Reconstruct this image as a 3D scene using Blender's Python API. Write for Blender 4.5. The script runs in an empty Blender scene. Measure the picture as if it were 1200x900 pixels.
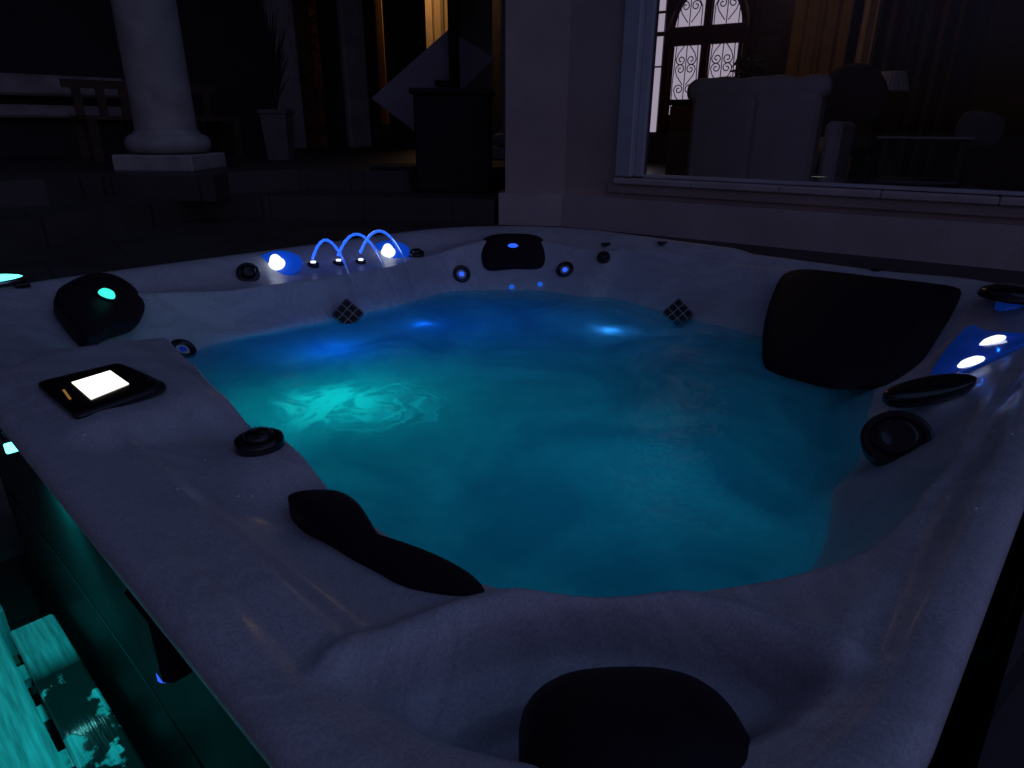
import bpy, math, random
import numpy as np
from mathutils import Vector, Matrix, noise
random.seed(7); np.random.seed(7)
SC=bpy.context.scene
COL=SC.collection
# ---- shell height field (numpy) ----
RC=dict(N=.35,R=.35,F=.62,L=.35)
HALF=1.1
def r_out(th):
    """radius of the rounded square lip outline along direction th"""
    th=np.asarray(th,float); c,s=np.cos(th),np.sin(th)
    r=HALF/np.maximum(np.abs(c),np.abs(s))
    rc=np.where((c>=0)&(s>=0),RC['F'],np.where((c<0)&(s>=0),RC['L'],np.where((c<0)&(s<0),RC['N'],RC['R'])))
    cx=(HALF-rc)*np.sign(c); cy=(HALF-rc)*np.sign(s)
    x,y=r*c,r*s
    incorner=(np.abs(x)>HALF-rc)&(np.abs(y)>HALF-rc)
    bq=c*cx+s*cy; disc=np.maximum(bq*bq-(cx*cx+cy*cy-rc*rc),0)
    rr=bq+np.sqrt(disc)
    return np.where(incorner,np.minimum(rr,r),r)
# inner rim (roll-off) points: a, b, z
TOP=[(-.50,-.985,-.03),(-.29,-1.0,-.03),(.06,-1.0,-.04),(.35,-1.0,-.03),(.65,-1.0,-.02),(.86,-.97,-.02),(.97,-.86,-.02),
     (1.0,-.5,-.02),(1.0,-.28,-.025),(1.0,-.1,-.03),(.985,.15,-.03),(.965,.325,-.035),(.92,.375,-.05),(.91,.45,-.05),(.84,.68,-.03),(.765,.745,-.02),(.68,.83,-.03),
     (.45,.85,-.06),(.2,.80,-.065),(-.1,.80,-.065),(-.40,.83,-.06),(-.62,.93,-.045),(-.78,.95,-.035),(-.90,.86,-.035),(-.95,.68,-.05),(-.89,.5,-.055),(-.81,.39,-.03),
     (-.765,.30,.0),(-.79,.1,-.01),(-.81,-.07,-.02),(-.82,-.25,-.02),(-.835,-.36,-.02),(-.855,-.46,-.02),(-.86,-.62,-.02),(-.85,-.73,-.02),(-.79,-.82,-.02),(-.69,-.90,-.02),(-.6,-.95,-.025)]
WAT=[(-.34,-.89),(-.08,-.83),(.34,-.77),(.55,-.72),(.70,-.64),(.74,-.5),(.73,-.36),(.75,-.14),(.80,.1),(.82,.30),(.755,.345),(.74,.45),(.73,.53),(.66,.62),(.58,.70),
     (.46,.80),(.2,.76),(-.07,.755),(-.33,.79),(-.48,.80),(-.60,.74),(-.69,.58),(-.71,.3),(-.74,.1),(-.76,-.07),(-.77,-.25),(-.78,-.36),(-.79,-.46),(-.79,-.62),(-.76,-.70),(-.70,-.76),(-.62,-.82),(-.52,-.87)]
ZW=-.2
def _tab(pts,col):
    P=np.array([q[:2] for q in pts]); th=np.arctan2(P[:,1],P[:,0]); o=np.argsort(th); th=th[o]
    v=(np.hypot(P[:,0],P[:,1]) if col=='r' else np.array([q[2] for q in pts]))[o]
    T=np.concatenate([th-2*np.pi,th,th+2*np.pi]); V=np.concatenate([v]*3)
    # dense + smoothed lookup
    g=np.linspace(-np.pi,np.pi,1440,endpoint=False); y=np.interp(g,T,V)
    k=np.exp(-.5*(np.arange(-20,21)/5.)**2); k/=k.sum()
    y=np.convolve(np.concatenate([y[-20:],y,y[:20]]),k,'valid')
    return np.concatenate([g,[np.pi]]),np.concatenate([y,y[:1]])
_TR,_TZ,_WR=_tab(TOP,'r'),_tab(TOP,'z'),_tab(WAT,'r')
def wrap(th): return (np.asarray(th)+np.pi)%(2*np.pi)-np.pi
def r_top(th): return np.interp(wrap(th),*_TR)
def z_top(th): return np.interp(wrap(th),*_TZ)
def r_wat(th): return np.minimum(np.interp(wrap(th),*_WR),r_top(th)-.03)
def sst(x,a,b):
    t=np.clip((x-a)/(b-a),0,1); return t*t*(3-2*t)
def smin(a,b,k):
    h=np.clip(.5+.5*(b-a)/k,0,1); return b*(1-h)+a*h-k*h*(1-h)
def height(a,b):
    a=np.asarray(a,float); b=np.asarray(b,float)
    th=np.arctan2(b,a); r=np.hypot(a,b); ro=r_out(th); rt=r_top(th); rw=r_wat(th); zt=z_top(th)
    d=(ro-r)
    dt=np.maximum(ro-rt,.08)
    z=zt*sst(d,.04,np.minimum(dt,.2))
    # rounded outer edge
    e=np.clip(1-d/.028,0,1); z=z-.018*(1-np.sqrt(np.maximum(1-e*e,0)))
    # drainage channel inside the outer lip, near sides
    near=sst(-a-b,.2,.8)
    z=z-.008*near*np.exp(-((d-.075)/.022)**2)
    # raised pad for the control panel
    z=z+.022*sst(a,-1.07,-1.02)*(1-sst(b,.26,.33))*sst(b,-.16,-.08)*(1-sst(a,-.86,-.80))
    # raised saddle with the knob
    z=z+.018*np.exp(-(((a+.86)/.07)**2+((b+.30)/.09)**2)**2)
    # bowl round the near headrest
    ub,vb=(a+b)/np.sqrt(2),(a-b)/np.sqrt(2)
    q=np.sqrt(((ub+1.325)/.185)**2+(vb/.24)**2)
    z=z-.050*(1-sst(q,.86,1.01))*sst(d,.075,.14)-.010*(1-sst(q,.70,.9))*sst(d,.075,.14)+.010*np.exp(-((q-1.07)/.06)**2)*sst(d,.05,.1)
    z=z-.026*(1-sst(q,.60,.70))*sst(d,.08,.14)
    # stepped deck and scoops along the near left side
    gate=sst(b,-.84,-.52)*(1-sst(b,-.16,-.06))
    z=z-.012*gate*sst(a,-1.0,-.965)
    z=z-.022*np.exp(-(((a+.845)/.055)**2+((b+.13)/.06)**2)**1.5)
    z=z-.014*np.exp(-(((a+.90)/.05)**2+((b+.45)/.07)**2)**1.5)
    zs0=.085*np.exp(-(((a-.21)/.09)**2+((b+.885)/.06)**2)**1.5)
    zs=zs0+ZW+(zt-ZW)*(r-rw)/np.maximum(rt-rw,.03)
    z=smin(z,zs,.013)
    return np.maximum(z,-.78)

# ---------------------------------------------------------------- helpers
MATS={}
def _nt(name):
    m=bpy.data.materials.new(name); m.use_nodes=True; nt=m.node_tree; MATS[name]=m
    return m,nt,nt.nodes['Principled BSDF']
def mat(name,col,rough=.5,metal=0.,noise_scale=0.,noise_amt=0.,col2=None,bump=0.,bump_scale=60.,coat=0.,emit=None,estr=0.,spec=.5,detail=4.,dist=0.):
    m,nt,b=_nt(name)
    b.inputs['Base Color'].default_value=(*col,1); b.inputs['Roughness'].default_value=rough; b.inputs['Metallic'].default_value=metal
    b.inputs['Specular IOR Level'].default_value=spec
    if coat: b.inputs['Coat Weight'].default_value=coat; b.inputs['Coat Roughness'].default_value=.08
    if emit: b.inputs['Emission Color'].default_value=(*emit,1); b.inputs['Emission Strength'].default_value=estr
    tc=nt.nodes.new('ShaderNodeTexCoord')
    if noise_scale:
        n=nt.nodes.new('ShaderNodeTexNoise'); n.inputs['Scale'].default_value=noise_scale; n.inputs['Detail'].default_value=detail; n.inputs['Distortion'].default_value=dist
        nt.links.new(tc.outputs['Object'],n.inputs['Vector'])
        r=nt.nodes.new('ShaderNodeValToRGB'); c2=col2 or tuple(c*(1-noise_amt) for c in col)
        r.color_ramp.elements[0].position=.32; r.color_ramp.elements[1].position=.68
        r.color_ramp.elements[0].color=(*c2,1); r.color_ramp.elements[1].color=(*col,1)
        nt.links.new(n.outputs['Fac'],r.inputs['Fac']); nt.links.new(r.outputs['Color'],b.inputs['Base Color'])
        mr=nt.nodes.new('ShaderNodeMapRange'); mr.inputs['To Min'].default_value=max(rough-.08,.02); mr.inputs['To Max'].default_value=min(rough+.1,1)
        nt.links.new(n.outputs['Fac'],mr.inputs['Value']); nt.links.new(mr.outputs['Result'],b.inputs['Roughness'])
    if bump:
        n2=nt.nodes.new('ShaderNodeTexNoise'); n2.inputs['Scale'].default_value=bump_scale; n2.inputs['Detail'].default_value=5
        nt.links.new(tc.outputs['Object'],n2.inputs['Vector'])
        bp=nt.nodes.new('ShaderNodeBump'); bp.inputs['Strength'].default_value=bump; bp.inputs['Distance'].default_value=.01
        nt.links.new(n2.outputs['Fac'],bp.inputs['Height']); nt.links.new(bp.outputs['Normal'],b.inputs['Normal'])
    return m
def empty(name,loc,label,cat,group=None):
    o=bpy.data.objects.new(name,None); COL.objects.link(o); o.location=loc; o.empty_display_size=.1
    o['label']=label; o['category']=cat
    if group: o['group']=group
    return o
def tag(o,label=None,cat=None,group=None,kind=None):
    if label: o['label']=label
    if cat: o['category']=cat
    if group: o['group']=group
    if kind: o['kind']=kind
    return o
def base(o):
    v=Vector((0,0,0))
    while o is not None: v=v+o.location; o=o.parent
    return v
def mk(name,verts,faces,material,parent=None,smooth=False,label=None,fix=True):
    """one mesh object; verts are world coordinates, stored relative to the parent thing's base"""
    off=base(parent)
    me=bpy.data.meshes.new(name); me.from_pydata([tuple(Vector(v)-off) for v in verts],[],faces); me.update()
    import bmesh
    if fix: bm=bmesh.new(); bm.from_mesh(me); bmesh.ops.recalc_face_normals(bm,faces=bm.faces); bm.to_mesh(me); bm.free()
    if smooth: me.polygons.foreach_set('use_smooth',[True]*len(me.polygons))
    me.materials.append(material)
    o=bpy.data.objects.new(name,me); COL.objects.link(o)
    if parent: o.parent=parent
    if label: o['label']=label
    return o
class MB:
    """collects shapes into one mesh"""
    def __init__(s): s.v=[]; s.f=[]
    def add(s,v,f):
        k=len(s.v); s.v+= [tuple(x) for x in v]; s.f+=[tuple(i+k for i in q) for q in f]; return s
    def box(s,c,size,M=None,bev=.0):
        sx,sy,sz=[x/2 for x in size]; b=min(bev,sx*.49,sy*.49,sz*.49)
        if b<=0:
            P=[Vector((x*sx,y*sy,z*sz)) for x in(-1,1) for y in(-1,1) for z in(-1,1)]
            F=[(0,1,3,2),(4,6,7,5),(0,4,5,1),(2,3,7,6),(0,2,6,4),(1,5,7,3)]
        else:
            # chamfered box: 24 vertices
            P=[];idx={}
            for x in(-1,1):
                for y in(-1,1):
                    for z in(-1,1):
                        for ax in range(3):
                            p=[x*sx,y*sy,z*sz]
                            for k in range(3):
                                if k!=ax: p[k]-= (x,y,z)[k]*b
                            idx[(x,y,z,ax)]=len(P); P.append(Vector(p))
            F=[]
            for ax in range(3):
                o1,o2=[k for k in range(3) if k!=ax]
                for sg in(-1,1):
                    q=[]
                    for u,w in((-1,-1),(1,-1),(1,1),(-1,1)):
                        t=[0,0,0]; t[ax]=sg; t[o1]=u; t[o2]=w; q.append(idx[(*t,ax)])
                    F.append(tuple(q))
            for ax in range(3):
                o1,o2=[k for k in range(3) if k!=ax]
                for u in(-1,1):
                    for w in(-1,1):
                        q=[]
                        for sg,a2 in((-1,o1),(1,o1),(1,o2),(-1,o2)):
                            t=[0,0,0]; t[ax]=sg; t[o1]=u; t[o2]=w; q.append(idx[(*t,a2)])
                        F.append(tuple(q))
            for x in(-1,1):
                for y in(-1,1):
                    for z in(-1,1): F.append(tuple(idx[(x,y,z,ax)] for ax in range(3)))
        c=Vector(c)
        return s.add([c+((M@p) if M else p) for p in P],F)
    def lathe(s,prof,M,seg=32):
        """prof: list of (radius, height) along local z; M: 4x4"""
        V=[];F=[];n=len(prof)
        for i in range(seg):
            a=2*math.pi*i/seg
            for r,h in prof: V.append(M@Vector((r*math.cos(a),r*math.sin(a),h)))
        for i in range(seg):
            j=(i+1)%seg
            for k in range(n-1): F.append((i*n+k,j*n+k,j*n+k+1,i*n+k+1))
        if prof[0][0]>1e-6: F.append(tuple(i*n for i in range(seg)))
        if prof[-1][0]>1e-6: F.append(tuple(i*n+n-1 for i in range(seg)))
        return s.add(V,F)
    def tube(s,pts,rad,seg=8,caps=True):
        pts=[Vector(p) for p in pts]; n=len(pts)
        rad=rad if isinstance(rad,(list,tuple)) else [rad]*n
        V=[];F=[];up=None
        for i,p in enumerate(pts):
            t=(pts[min(i+1,n-1)]-pts[max(i-1,0)]).normalized()
            if up is None: up=Vector((0,0,1)) if abs(t.z)<.9 else Vector((1,0,0))
            x=t.cross(up).normalized(); y=x.cross(t).normalized(); up=y
            for k in range(seg):
                a=2*math.pi*k/seg; V.append(p+(x*math.cos(a)+y*math.sin(a))*rad[i])
        for i in range(n-1):
            for k in range(seg):
                l=(k+1)%seg; F.append((i*seg+k,i*seg+l,(i+1)*seg+l,(i+1)*seg+k))
        if caps: F.append(tuple(range(seg))[::-1]); F.append(tuple((n-1)*seg+k for k in range(seg)))
        return s.add(V,F)
    def prism(s,outline,z0,z1):
        n=len(outline); V=[(x,y,z0) for x,y in outline]+[(x,y,z1) for x,y in outline]
        F=[tuple(range(n))[::-1],tuple(range(n,2*n))]+[(i,(i+1)%n,n+(i+1)%n,n+i) for i in range(n)]
        return s.add(V,F)
    def build(s,name,material,parent=None,smooth=False,label=None): return mk(name,s.v,s.f,material,parent,smooth,label)
def autosmooth(o,deg=35):
    me=o.data
    me.polygons.foreach_set('use_smooth',[True]*len(me.polygons))
    import bmesh
    bm=bmesh.new(); bm.from_mesh(me)
    for e in bm.edges:
        if len(e.link_faces)==2 and e.calc_face_angle(0)>math.radians(deg): e.smooth=False
    bm.to_mesh(me); bm.free(); return o
def frame(p,n,xdir=None):
    n=Vector(n).normalized(); x=Vector(xdir) if xdir is not None else Vector((1,0,0))
    x=(x-n*x.dot(n)).normalized(); y=n.cross(x)
    M=Matrix(((x.x,y.x,n.x,p[0]),(x.y,y.y,n.y,p[1]),(x.z,y.z,n.z,p[2]),(0,0,0,1))); return M
def hz(a,b): return float(height(np.array([a]),np.array([b]))[0])
def hn(a,b,e=.02):
    return Vector((-(hz(a+e,b)-hz(a-e,b))/(2*e),-(hz(a,b+e)-hz(a,b-e))/(2*e),1)).normalized()
def closed_curve(pts,n):
    P=[Vector(p) for p in pts]; m=len(P); L=[(P[(i+1)%m]-P[i]).length for i in range(m)]; T=sum(L); out=[]
    for k in range(n):
        s=T*k/n; i=0
        while s>L[i]: s-=L[i]; i+=1
        t=s/L[i]; a,b,c,d=P[i-1],P[i],P[(i+1)%m],P[(i+2)%m]
        out.append(.5*((2*b)+(c-a)*t+(2*a-5*b+4*c-d)*t*t+(3*b-a-3*c+d)*t**3))
    # light smoothing
    for _ in range(2): out=[(out[i-1]+out[i]*2+out[(i+1)%n])/4 for i in range(n)]
    return out
def cushion(name,pts,nrm,h,under,material,parent,n=72,power=3.,label=None,center=None):
    """padded shape over an outline: domed top of height h, sides rolling to `under` below"""
    nrm=Vector(nrm).normalized(); R=closed_curve(pts,n); c=sum(R,Vector())/n
    V=[];F=[]
    rings=[(-1,.93),(-.55,1.0),(0,1.0)]
    for dz,s in rings:
        for p in R: V.append(c+(p-c)*s+nrm*(dz*under))
    ss=[.985,.95,.9,.82,.7,.55,.4,.25,.12]
    for s in ss:
        z=h*(1-s**power)**.6
        for p in R: V.append(c+(p-c)*s+nrm*z)
    V.append(c+nrm*h); V.append(c-nrm*under)
    k=len(rings)+len(ss)
    for i in range(k-1):
        for j in range(n): F.append((i*n+j,i*n+(j+1)%n,(i+1)*n+(j+1)%n,(i+1)*n+j))
    for j in range(n):
        F.append(((k-1)*n+j,(k-1)*n+(j+1)%n,k*n)); F.append(((j+1)%n,j,k*n+1))
    return mk(name,V,F,material,parent,True,label)

# ---------------------------------------------------------------- materials
def acrylic():
    m,nt,b=_nt('acrylic'); L=nt.links.new; N=nt.nodes.new
    tc=N('ShaderNodeTexCoord')
    n1=N('ShaderNodeTexNoise'); n1.inputs['Scale'].default_value=3.2; n1.inputs['Detail'].default_value=7; n1.inputs['Distortion'].default_value=1.6; n1.inputs['Roughness'].default_value=.62
    L(tc.outputs['Object'],n1.inputs['Vector'])
    r=N('ShaderNodeValToRGB'); e=r.color_ramp.elements
    e[0].position=.3; e[0].color=(.60,.61,.66,1); e[1].position=.7; e[1].color=(.80,.81,.86,1)
    x=e.new(.48); x.color=(.74,.75,.80,1); x=e.new(.53); x.color=(.64,.65,.70,1); x=e.new(.58); x.color=(.77,.78,.83,1)
    L(n1.outputs['Fac'],r.inputs['Fac'])
    n2=N('ShaderNodeTexNoise'); n2.inputs['Scale'].default_value=330; n2.inputs['Detail'].default_value=2; L(tc.outputs['Object'],n2.inputs['Vector'])
    mx=N('ShaderNodeMixRGB'); mx.blend_type='MULTIPLY'; mx.inputs['Fac'].default_value=.55
    b.inputs['Coat Weight'].default_value=.07; b.inputs['Coat Roughness'].default_value=.12
    L(r.outputs['Color'],mx.inputs['Color1']); L(n2.outputs['Fac'],mx.inputs['Color2'])
    L(mx.outputs['Color'],b.inputs['Base Color'])
    # wet film: patchy roughness
    n3=N('ShaderNodeTexNoise'); n3.inputs['Scale'].default_value=9; n3.inputs['Detail'].default_value=5; L(tc.outputs['Object'],n3.inputs['Vector'])
    mr=N('ShaderNodeMapRange'); mr.inputs['From Min'].default_value=.35; mr.inputs['From Max'].default_value=.65; mr.inputs['To Min'].default_value=.30; mr.inputs['To Max'].default_value=.48
    L(n3.outputs['Fac'],mr.inputs['Value']); L(mr.outputs['Result'],b.inputs['Roughness'])
    bp=N('ShaderNodeBump'); bp.inputs['Strength'].default_value=.06; bp.inputs['Distance'].default_value=.004; L(n3.outputs['Fac'],bp.inputs['Height']); L(bp.outputs['Normal'],b.inputs['Normal'])
    return m
def water_mat():
    m=bpy.data.materials.new('spa_water'); m.use_nodes=True; nt=m.node_tree; nt.nodes.clear(); L=nt.links.new; N=nt.nodes.new
    out=N('ShaderNodeOutputMaterial'); tc=N('ShaderNodeTexCoord')
    def vmath(op,a=None,b=None):
        v=N('ShaderNodeVectorMath'); v.operation=op
        if a is not None: L(a,v.inputs[0])
        if b is not None: v.inputs[1].default_value=b
        return v
    def m1(op,a,b=None,val=None):
        x=N('ShaderNodeMath'); x.operation=op; L(a,x.inputs[0])
        if b is not None: L(b,x.inputs[1])
        elif val is not None: x.inputs[1].default_value=val
        return x.outputs[0]
    # foam churned up by the jet: a spiral of bubbles round a dark eye
    ce=vmath('SUBTRACT',tc.outputs['Object'],FOAM_C)
    wn=N('ShaderNodeTexNoise'); wn.inputs['Scale'].default_value=8.; wn.inputs['Detail'].default_value=8; wn.inputs['Roughness'].default_value=.6; L(tc.outputs['Object'],wn.inputs['Vector'])
    sc=vmath('SCALE'); L(wn.outputs['Color'],sc.inputs[0]); sc.inputs['Scale'].default_value=.16
    ad=N('ShaderNodeVectorMath'); ad.operation='ADD'; L(ce.outputs[0],ad.inputs[0]); L(sc.outputs[0],ad.inputs[1])
    sb=vmath('SUBTRACT',ad.outputs[0],(.08,.08,.08))
    sx=N('ShaderNodeSeparateXYZ'); L(sb.outputs[0],sx.inputs[0])
    cb=N('ShaderNodeCombineXYZ'); L(sx.outputs[0],cb.inputs[0]); L(sx.outputs[1],cb.inputs[1])
    ln=N('ShaderNodeVectorMath'); ln.operation='LENGTH'; L(cb.outputs[0],ln.inputs[0]); rad_=ln.outputs['Value']
    an=N('ShaderNodeMath'); an.operation='ARCTAN2'; L(sx.outputs[1],an.inputs[0]); L(sx.outputs[0],an.inputs[1])
    pv=N('ShaderNodeCombineXYZ'); L(m1('MULTIPLY',an.outputs[0],val=.9),pv.inputs[0]); L(m1('ADD',m1('MULTIPLY',rad_,val=32.),m1('MULTIPLY',an.outputs[0],val=1.6)),pv.inputs[1])
    pn=N('ShaderNodeTexNoise'); pn.inputs['Scale'].default_value=1.3; pn.inputs['Detail'].default_value=5; L(pv.outputs[0],pn.inputs['Vector'])
    feather=N('ShaderNodeMapRange'); feather.inputs['From Min'].default_value=.40; feather.inputs['From Max'].default_value=.66; L(pn.outputs['Fac'],feather.inputs['Value'])
    eye=N('ShaderNodeMapRange'); eye.interpolation_type='SMOOTHSTEP'; eye.inputs['From Min'].default_value=.030; eye.inputs['From Max'].default_value=.060; L(rad_,eye.inputs['Value'])
    fall=N('ShaderNodeMapRange'); fall.interpolation_type='SMOOTHSTEP'; fall.inputs['From Min'].default_value=.07; fall.inputs['From Max'].default_value=.24; fall.inputs['To Min'].default_value=1; fall.inputs['To Max'].default_value=0; L(rad_,fall.inputs['Value'])
    swirl=m1('MULTIPLY',m1('MULTIPLY',feather.outputs[0],fall.outputs[0]),eye.outputs[0])
    # churned patch beside the eye with darker holes in it
    ps=N('ShaderNodeVectorMath'); ps.operation='SUBTRACT'; L(ad.outputs[0],ps.inputs[0]); ps.inputs[1].default_value=(.08-.085,.08+.05,.08)
    pf=N('ShaderNodeSeparateXYZ'); L(ps.outputs[0],pf.inputs[0]); pc=N('ShaderNodeCombineXYZ'); L(pf.outputs[0],pc.inputs[0]); L(pf.outputs[1],pc.inputs[1])
    pl=N('ShaderNodeVectorMath'); pl.operation='LENGTH'; L(pc.outputs[0],pl.inputs[0])
    pm=N('ShaderNodeMapRange'); pm.interpolation_type='SMOOTHSTEP'; pm.inputs['From Min'].default_value=.07; pm.inputs['From Max'].default_value=.20; pm.inputs['To Min'].default_value=1; pm.inputs['To Max'].default_value=0; L(pl.outputs['Value'],pm.inputs['Value'])
    iz=N('ShaderNodeTexNoise'); iz.inputs['Scale'].default_value=8.5; iz.inputs['Detail'].default_value=6; iz.inputs['Distortion'].default_value=1.2; L(tc.outputs['Object'],iz.inputs['Vector'])
    im=N('ShaderNodeMapRange'); im.interpolation_type='SMOOTHSTEP'; im.inputs['From Min'].default_value=.44; im.inputs['From Max'].default_value=.56; L(iz.outputs['Fac'],im.inputs['Value'])
    patch=m1('MULTIPLY',pm.outputs[0],m1('ADD',m1('MULTIPLY',im.outputs[0],val=.75),val=.25))
    fm=N('ShaderNodeMath'); fm.operation='MAXIMUM'; L(swirl,fm.inputs[0]); L(patch,fm.inputs[1])
    foam=m1('MULTIPLY',fm.outputs[0],val=.9)
    # long-exposure streaky mist of bubbles
    st=N('ShaderNodeTexNoise'); st.inputs['Scale'].default_value=3.4; st.inputs['Detail'].default_value=5; st.inputs['Distortion'].default_value=1.1; L(tc.outputs['Object'],st.inputs['Vector'])
    stm=N('ShaderNodeMapRange'); stm.inputs['From Min'].default_value=.36; stm.inputs['From Max'].default_value=.68; L(st.outputs['Fac'],stm.inputs['Value'])
    fb=N('ShaderNodeTexNoise'); fb.inputs['Scale'].default_value=70; fb.inputs['Detail'].default_value=3; L(tc.outputs['Object'],fb.inputs['Vector'])
    fbm=N('ShaderNodeMapRange'); fbm.inputs['From Min'].default_value=.3; fbm.inputs['From Max'].default_value=.7; fbm.inputs['To Min'].default_value=.30; fbm.inputs['To Max'].default_value=.38; L(fb.outputs['Fac'],fbm.inputs['Value'])
    dens=N('ShaderNodeMath'); dens.operation='MAXIMUM'; L(foam,dens.inputs[0]); L(m1('MULTIPLY',stm.outputs[0],fbm.outputs[0]),dens.inputs[1])
    colr=N('ShaderNodeMixRGB'); colr.inputs['Color1'].default_value=(.06,.36,.46,1); colr.inputs['Color2'].default_value=(.40,1,1,1); L(dens.outputs[0],colr.inputs['Fac'])
    # ripples
    bn=N('ShaderNodeTexNoise'); bn.inputs['Scale'].default_value=30; bn.inputs['Detail'].default_value=3; bn.inputs['Distortion'].default_value=.8; L(tc.outputs['Object'],bn.inputs['Vector'])
    bp=N('ShaderNodeBump'); bp.inputs['Strength'].default_value=.16; bp.inputs['Distance'].default_value=.012; L(bn.outputs['Fac'],bp.inputs['Height'])
    tr=N('ShaderNodeBsdfTranslucent'); L(colr.outputs['Color'],tr.inputs['Color'])
    df=N('ShaderNodeBsdfDiffuse'); L(colr.outputs['Color'],df.inputs['Color'])
    td=N('ShaderNodeMixShader'); td.inputs[0].default_value=.22; L(tr.outputs[0],td.inputs[1]); L(df.outputs[0],td.inputs[2])
    gl=N('ShaderNodeBsdfGlossy'); gl.inputs['Roughness'].default_value=.24; L(bp.outputs['Normal'],gl.inputs['Normal'])
    fr=N('ShaderNodeFresnel'); fr.inputs['IOR'].default_value=1.33; L(bp.outputs['Normal'],fr.inputs['Normal'])
    m2=N('ShaderNodeMixShader'); L(m1('MULTIPLY',fr.outputs[0],val=.28),m2.inputs[0]); dp=N('ShaderNodeAttribute'); dp.attribute_name='depth'
    cl=N('ShaderNodeMapRange'); cl.interpolation_type='SMOOTHSTEP'; cl.inputs['From Min'].default_value=.0; cl.inputs['From Max'].default_value=.10; cl.inputs['To Min'].default_value=.2; L(dp.outputs['Fac'],cl.inputs['Value'])
    tp=N('ShaderNodeBsdfTransparent'); tp.inputs[0].default_value=(.7,.92,.97,1)
    cm=N('ShaderNodeMixShader'); L(cl.outputs[0],cm.inputs[0]); L(tp.outputs[0],cm.inputs[1]); L(td.outputs[0],cm.inputs[2])
    L(cm.outputs[0],m2.inputs[1]); L(gl.outputs[0],m2.inputs[2])
    L(m2.outputs[0],out.inputs['Surface']); MATS['spa_water']=m
    return m
def glass_pane():
    m=bpy.data.materials.new('window_glass'); m.use_nodes=True; nt=m.node_tree; nt.nodes.clear(); L=nt.links.new; N=nt.nodes.new
    out=N('ShaderNodeOutputMaterial'); t=N('ShaderNodeBsdfTransparent'); t.inputs[0].default_value=(.96,.97,.98,1); g=N('ShaderNodeBsdfGlossy'); g.inputs['Roughness'].default_value=.01
    f=N('ShaderNodeFresnel'); f.inputs['IOR'].default_value=1.5; x=N('ShaderNodeMixShader'); L(f.outputs[0],x.inputs[0]); L(t.outputs[0],x.inputs[1]); L(g.outputs[0],x.inputs[2]); L(x.outputs[0],out.inputs[0])
    return m
def wet_plank():
    m,nt,b=_nt('wet_plank'); L=nt.links.new; N=nt.nodes.new; tc=N('ShaderNodeTexCoord')
    mp=N('ShaderNodeMapping'); mp.inputs['Scale'].default_value=(60,4,30); L(tc.outputs['Object'],mp.inputs['Vector'])
    g=N('ShaderNodeTexNoise'); g.inputs['Scale'].default_value=2; g.inputs['Detail'].default_value=8; L(mp.outputs[0],g.inputs['Vector'])
    r=N('ShaderNodeValToRGB'); r.color_ramp.elements[0].position=.3; r.color_ramp.elements[0].color=(.13,.12,.11,1); r.color_ramp.elements[1].position=.7; r.color_ramp.elements[1].color=(.38,.36,.33,1); L(g.outputs['Fac'],r.inputs['Fac'])
    w=N('ShaderNodeTexNoise'); w.inputs['Scale'].default_value=13; w.inputs['Detail'].default_value=6; w.inputs['Roughness'].default_value=.6; L(tc.outputs['Object'],w.inputs['Vector'])
    wr=N('ShaderNodeMapRange'); wr.inputs['From Min'].default_value=.40; wr.inputs['From Max'].default_value=.44; L(w.outputs['Fac'],wr.inputs['Value'])
    sx=N('ShaderNodeSeparateXYZ'); L(tc.outputs['Object'],sx.inputs[0])
    # the puddle lies on the plank next to the tub, away from its dry end
    gate=N('ShaderNodeMapRange'); gate.inputs['From Min'].default_value=PUDDLE_B+.03; gate.inputs['From Max'].default_value=PUDDLE_B-.05; L(sx.outputs['Y'],gate.inputs['Value'])
    gx=N('ShaderNodeMapRange'); gx.inputs['From Min'].default_value=PUDDLE_A-.004; gx.inputs['From Max'].default_value=PUDDLE_A+.004; L(sx.outputs['X'],gx.inputs['Value'])
    ml=N('ShaderNodeMath'); ml.operation='MULTIPLY'; L(gate.outputs[0],ml.inputs[0]); L(gx.outputs[0],ml.inputs[1])
    ml2=N('ShaderNodeMath'); ml2.operation='MULTIPLY'; L(ml.outputs[0],ml2.inputs[0]); L(wr.outputs[0],ml2.inputs[1])
    cm=N('ShaderNodeMixRGB'); L(ml2.outputs[0],cm.inputs['Fac']); L(r.outputs['Color'],cm.inputs['Color1']); cm.inputs['Color2'].default_value=(.014,.013,.012,1); L(cm.outputs['Color'],b.inputs['Base Color'])
    ro=N('ShaderNodeMapRange'); ro.inputs['To Min'].default_value=.6; ro.inputs['To Max'].default_value=.06; L(ml2.outputs[0],ro.inputs['Value']); L(ro.outputs[0],b.inputs['Roughness'])
    bp=N('ShaderNodeBump'); bp.inputs['Strength'].default_value=.3; bp.inputs['Distance'].default_value=.002; L(g.outputs['Fac'],bp.inputs['Height']); L(bp.outputs['Normal'],b.inputs['Normal'])
    return m
def emis(name,col,s):
    m=bpy.data.materials.new(name); m.use_nodes=True; nt=m.node_tree; nt.nodes.clear()
    o=nt.nodes.new('ShaderNodeOutputMaterial'); e=nt.nodes.new('ShaderNodeEmission'); e.inputs[0].default_value=(*col,1); e.inputs[1].default_value=s; nt.links.new(e.outputs[0],o.inputs[0]); return m

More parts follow.
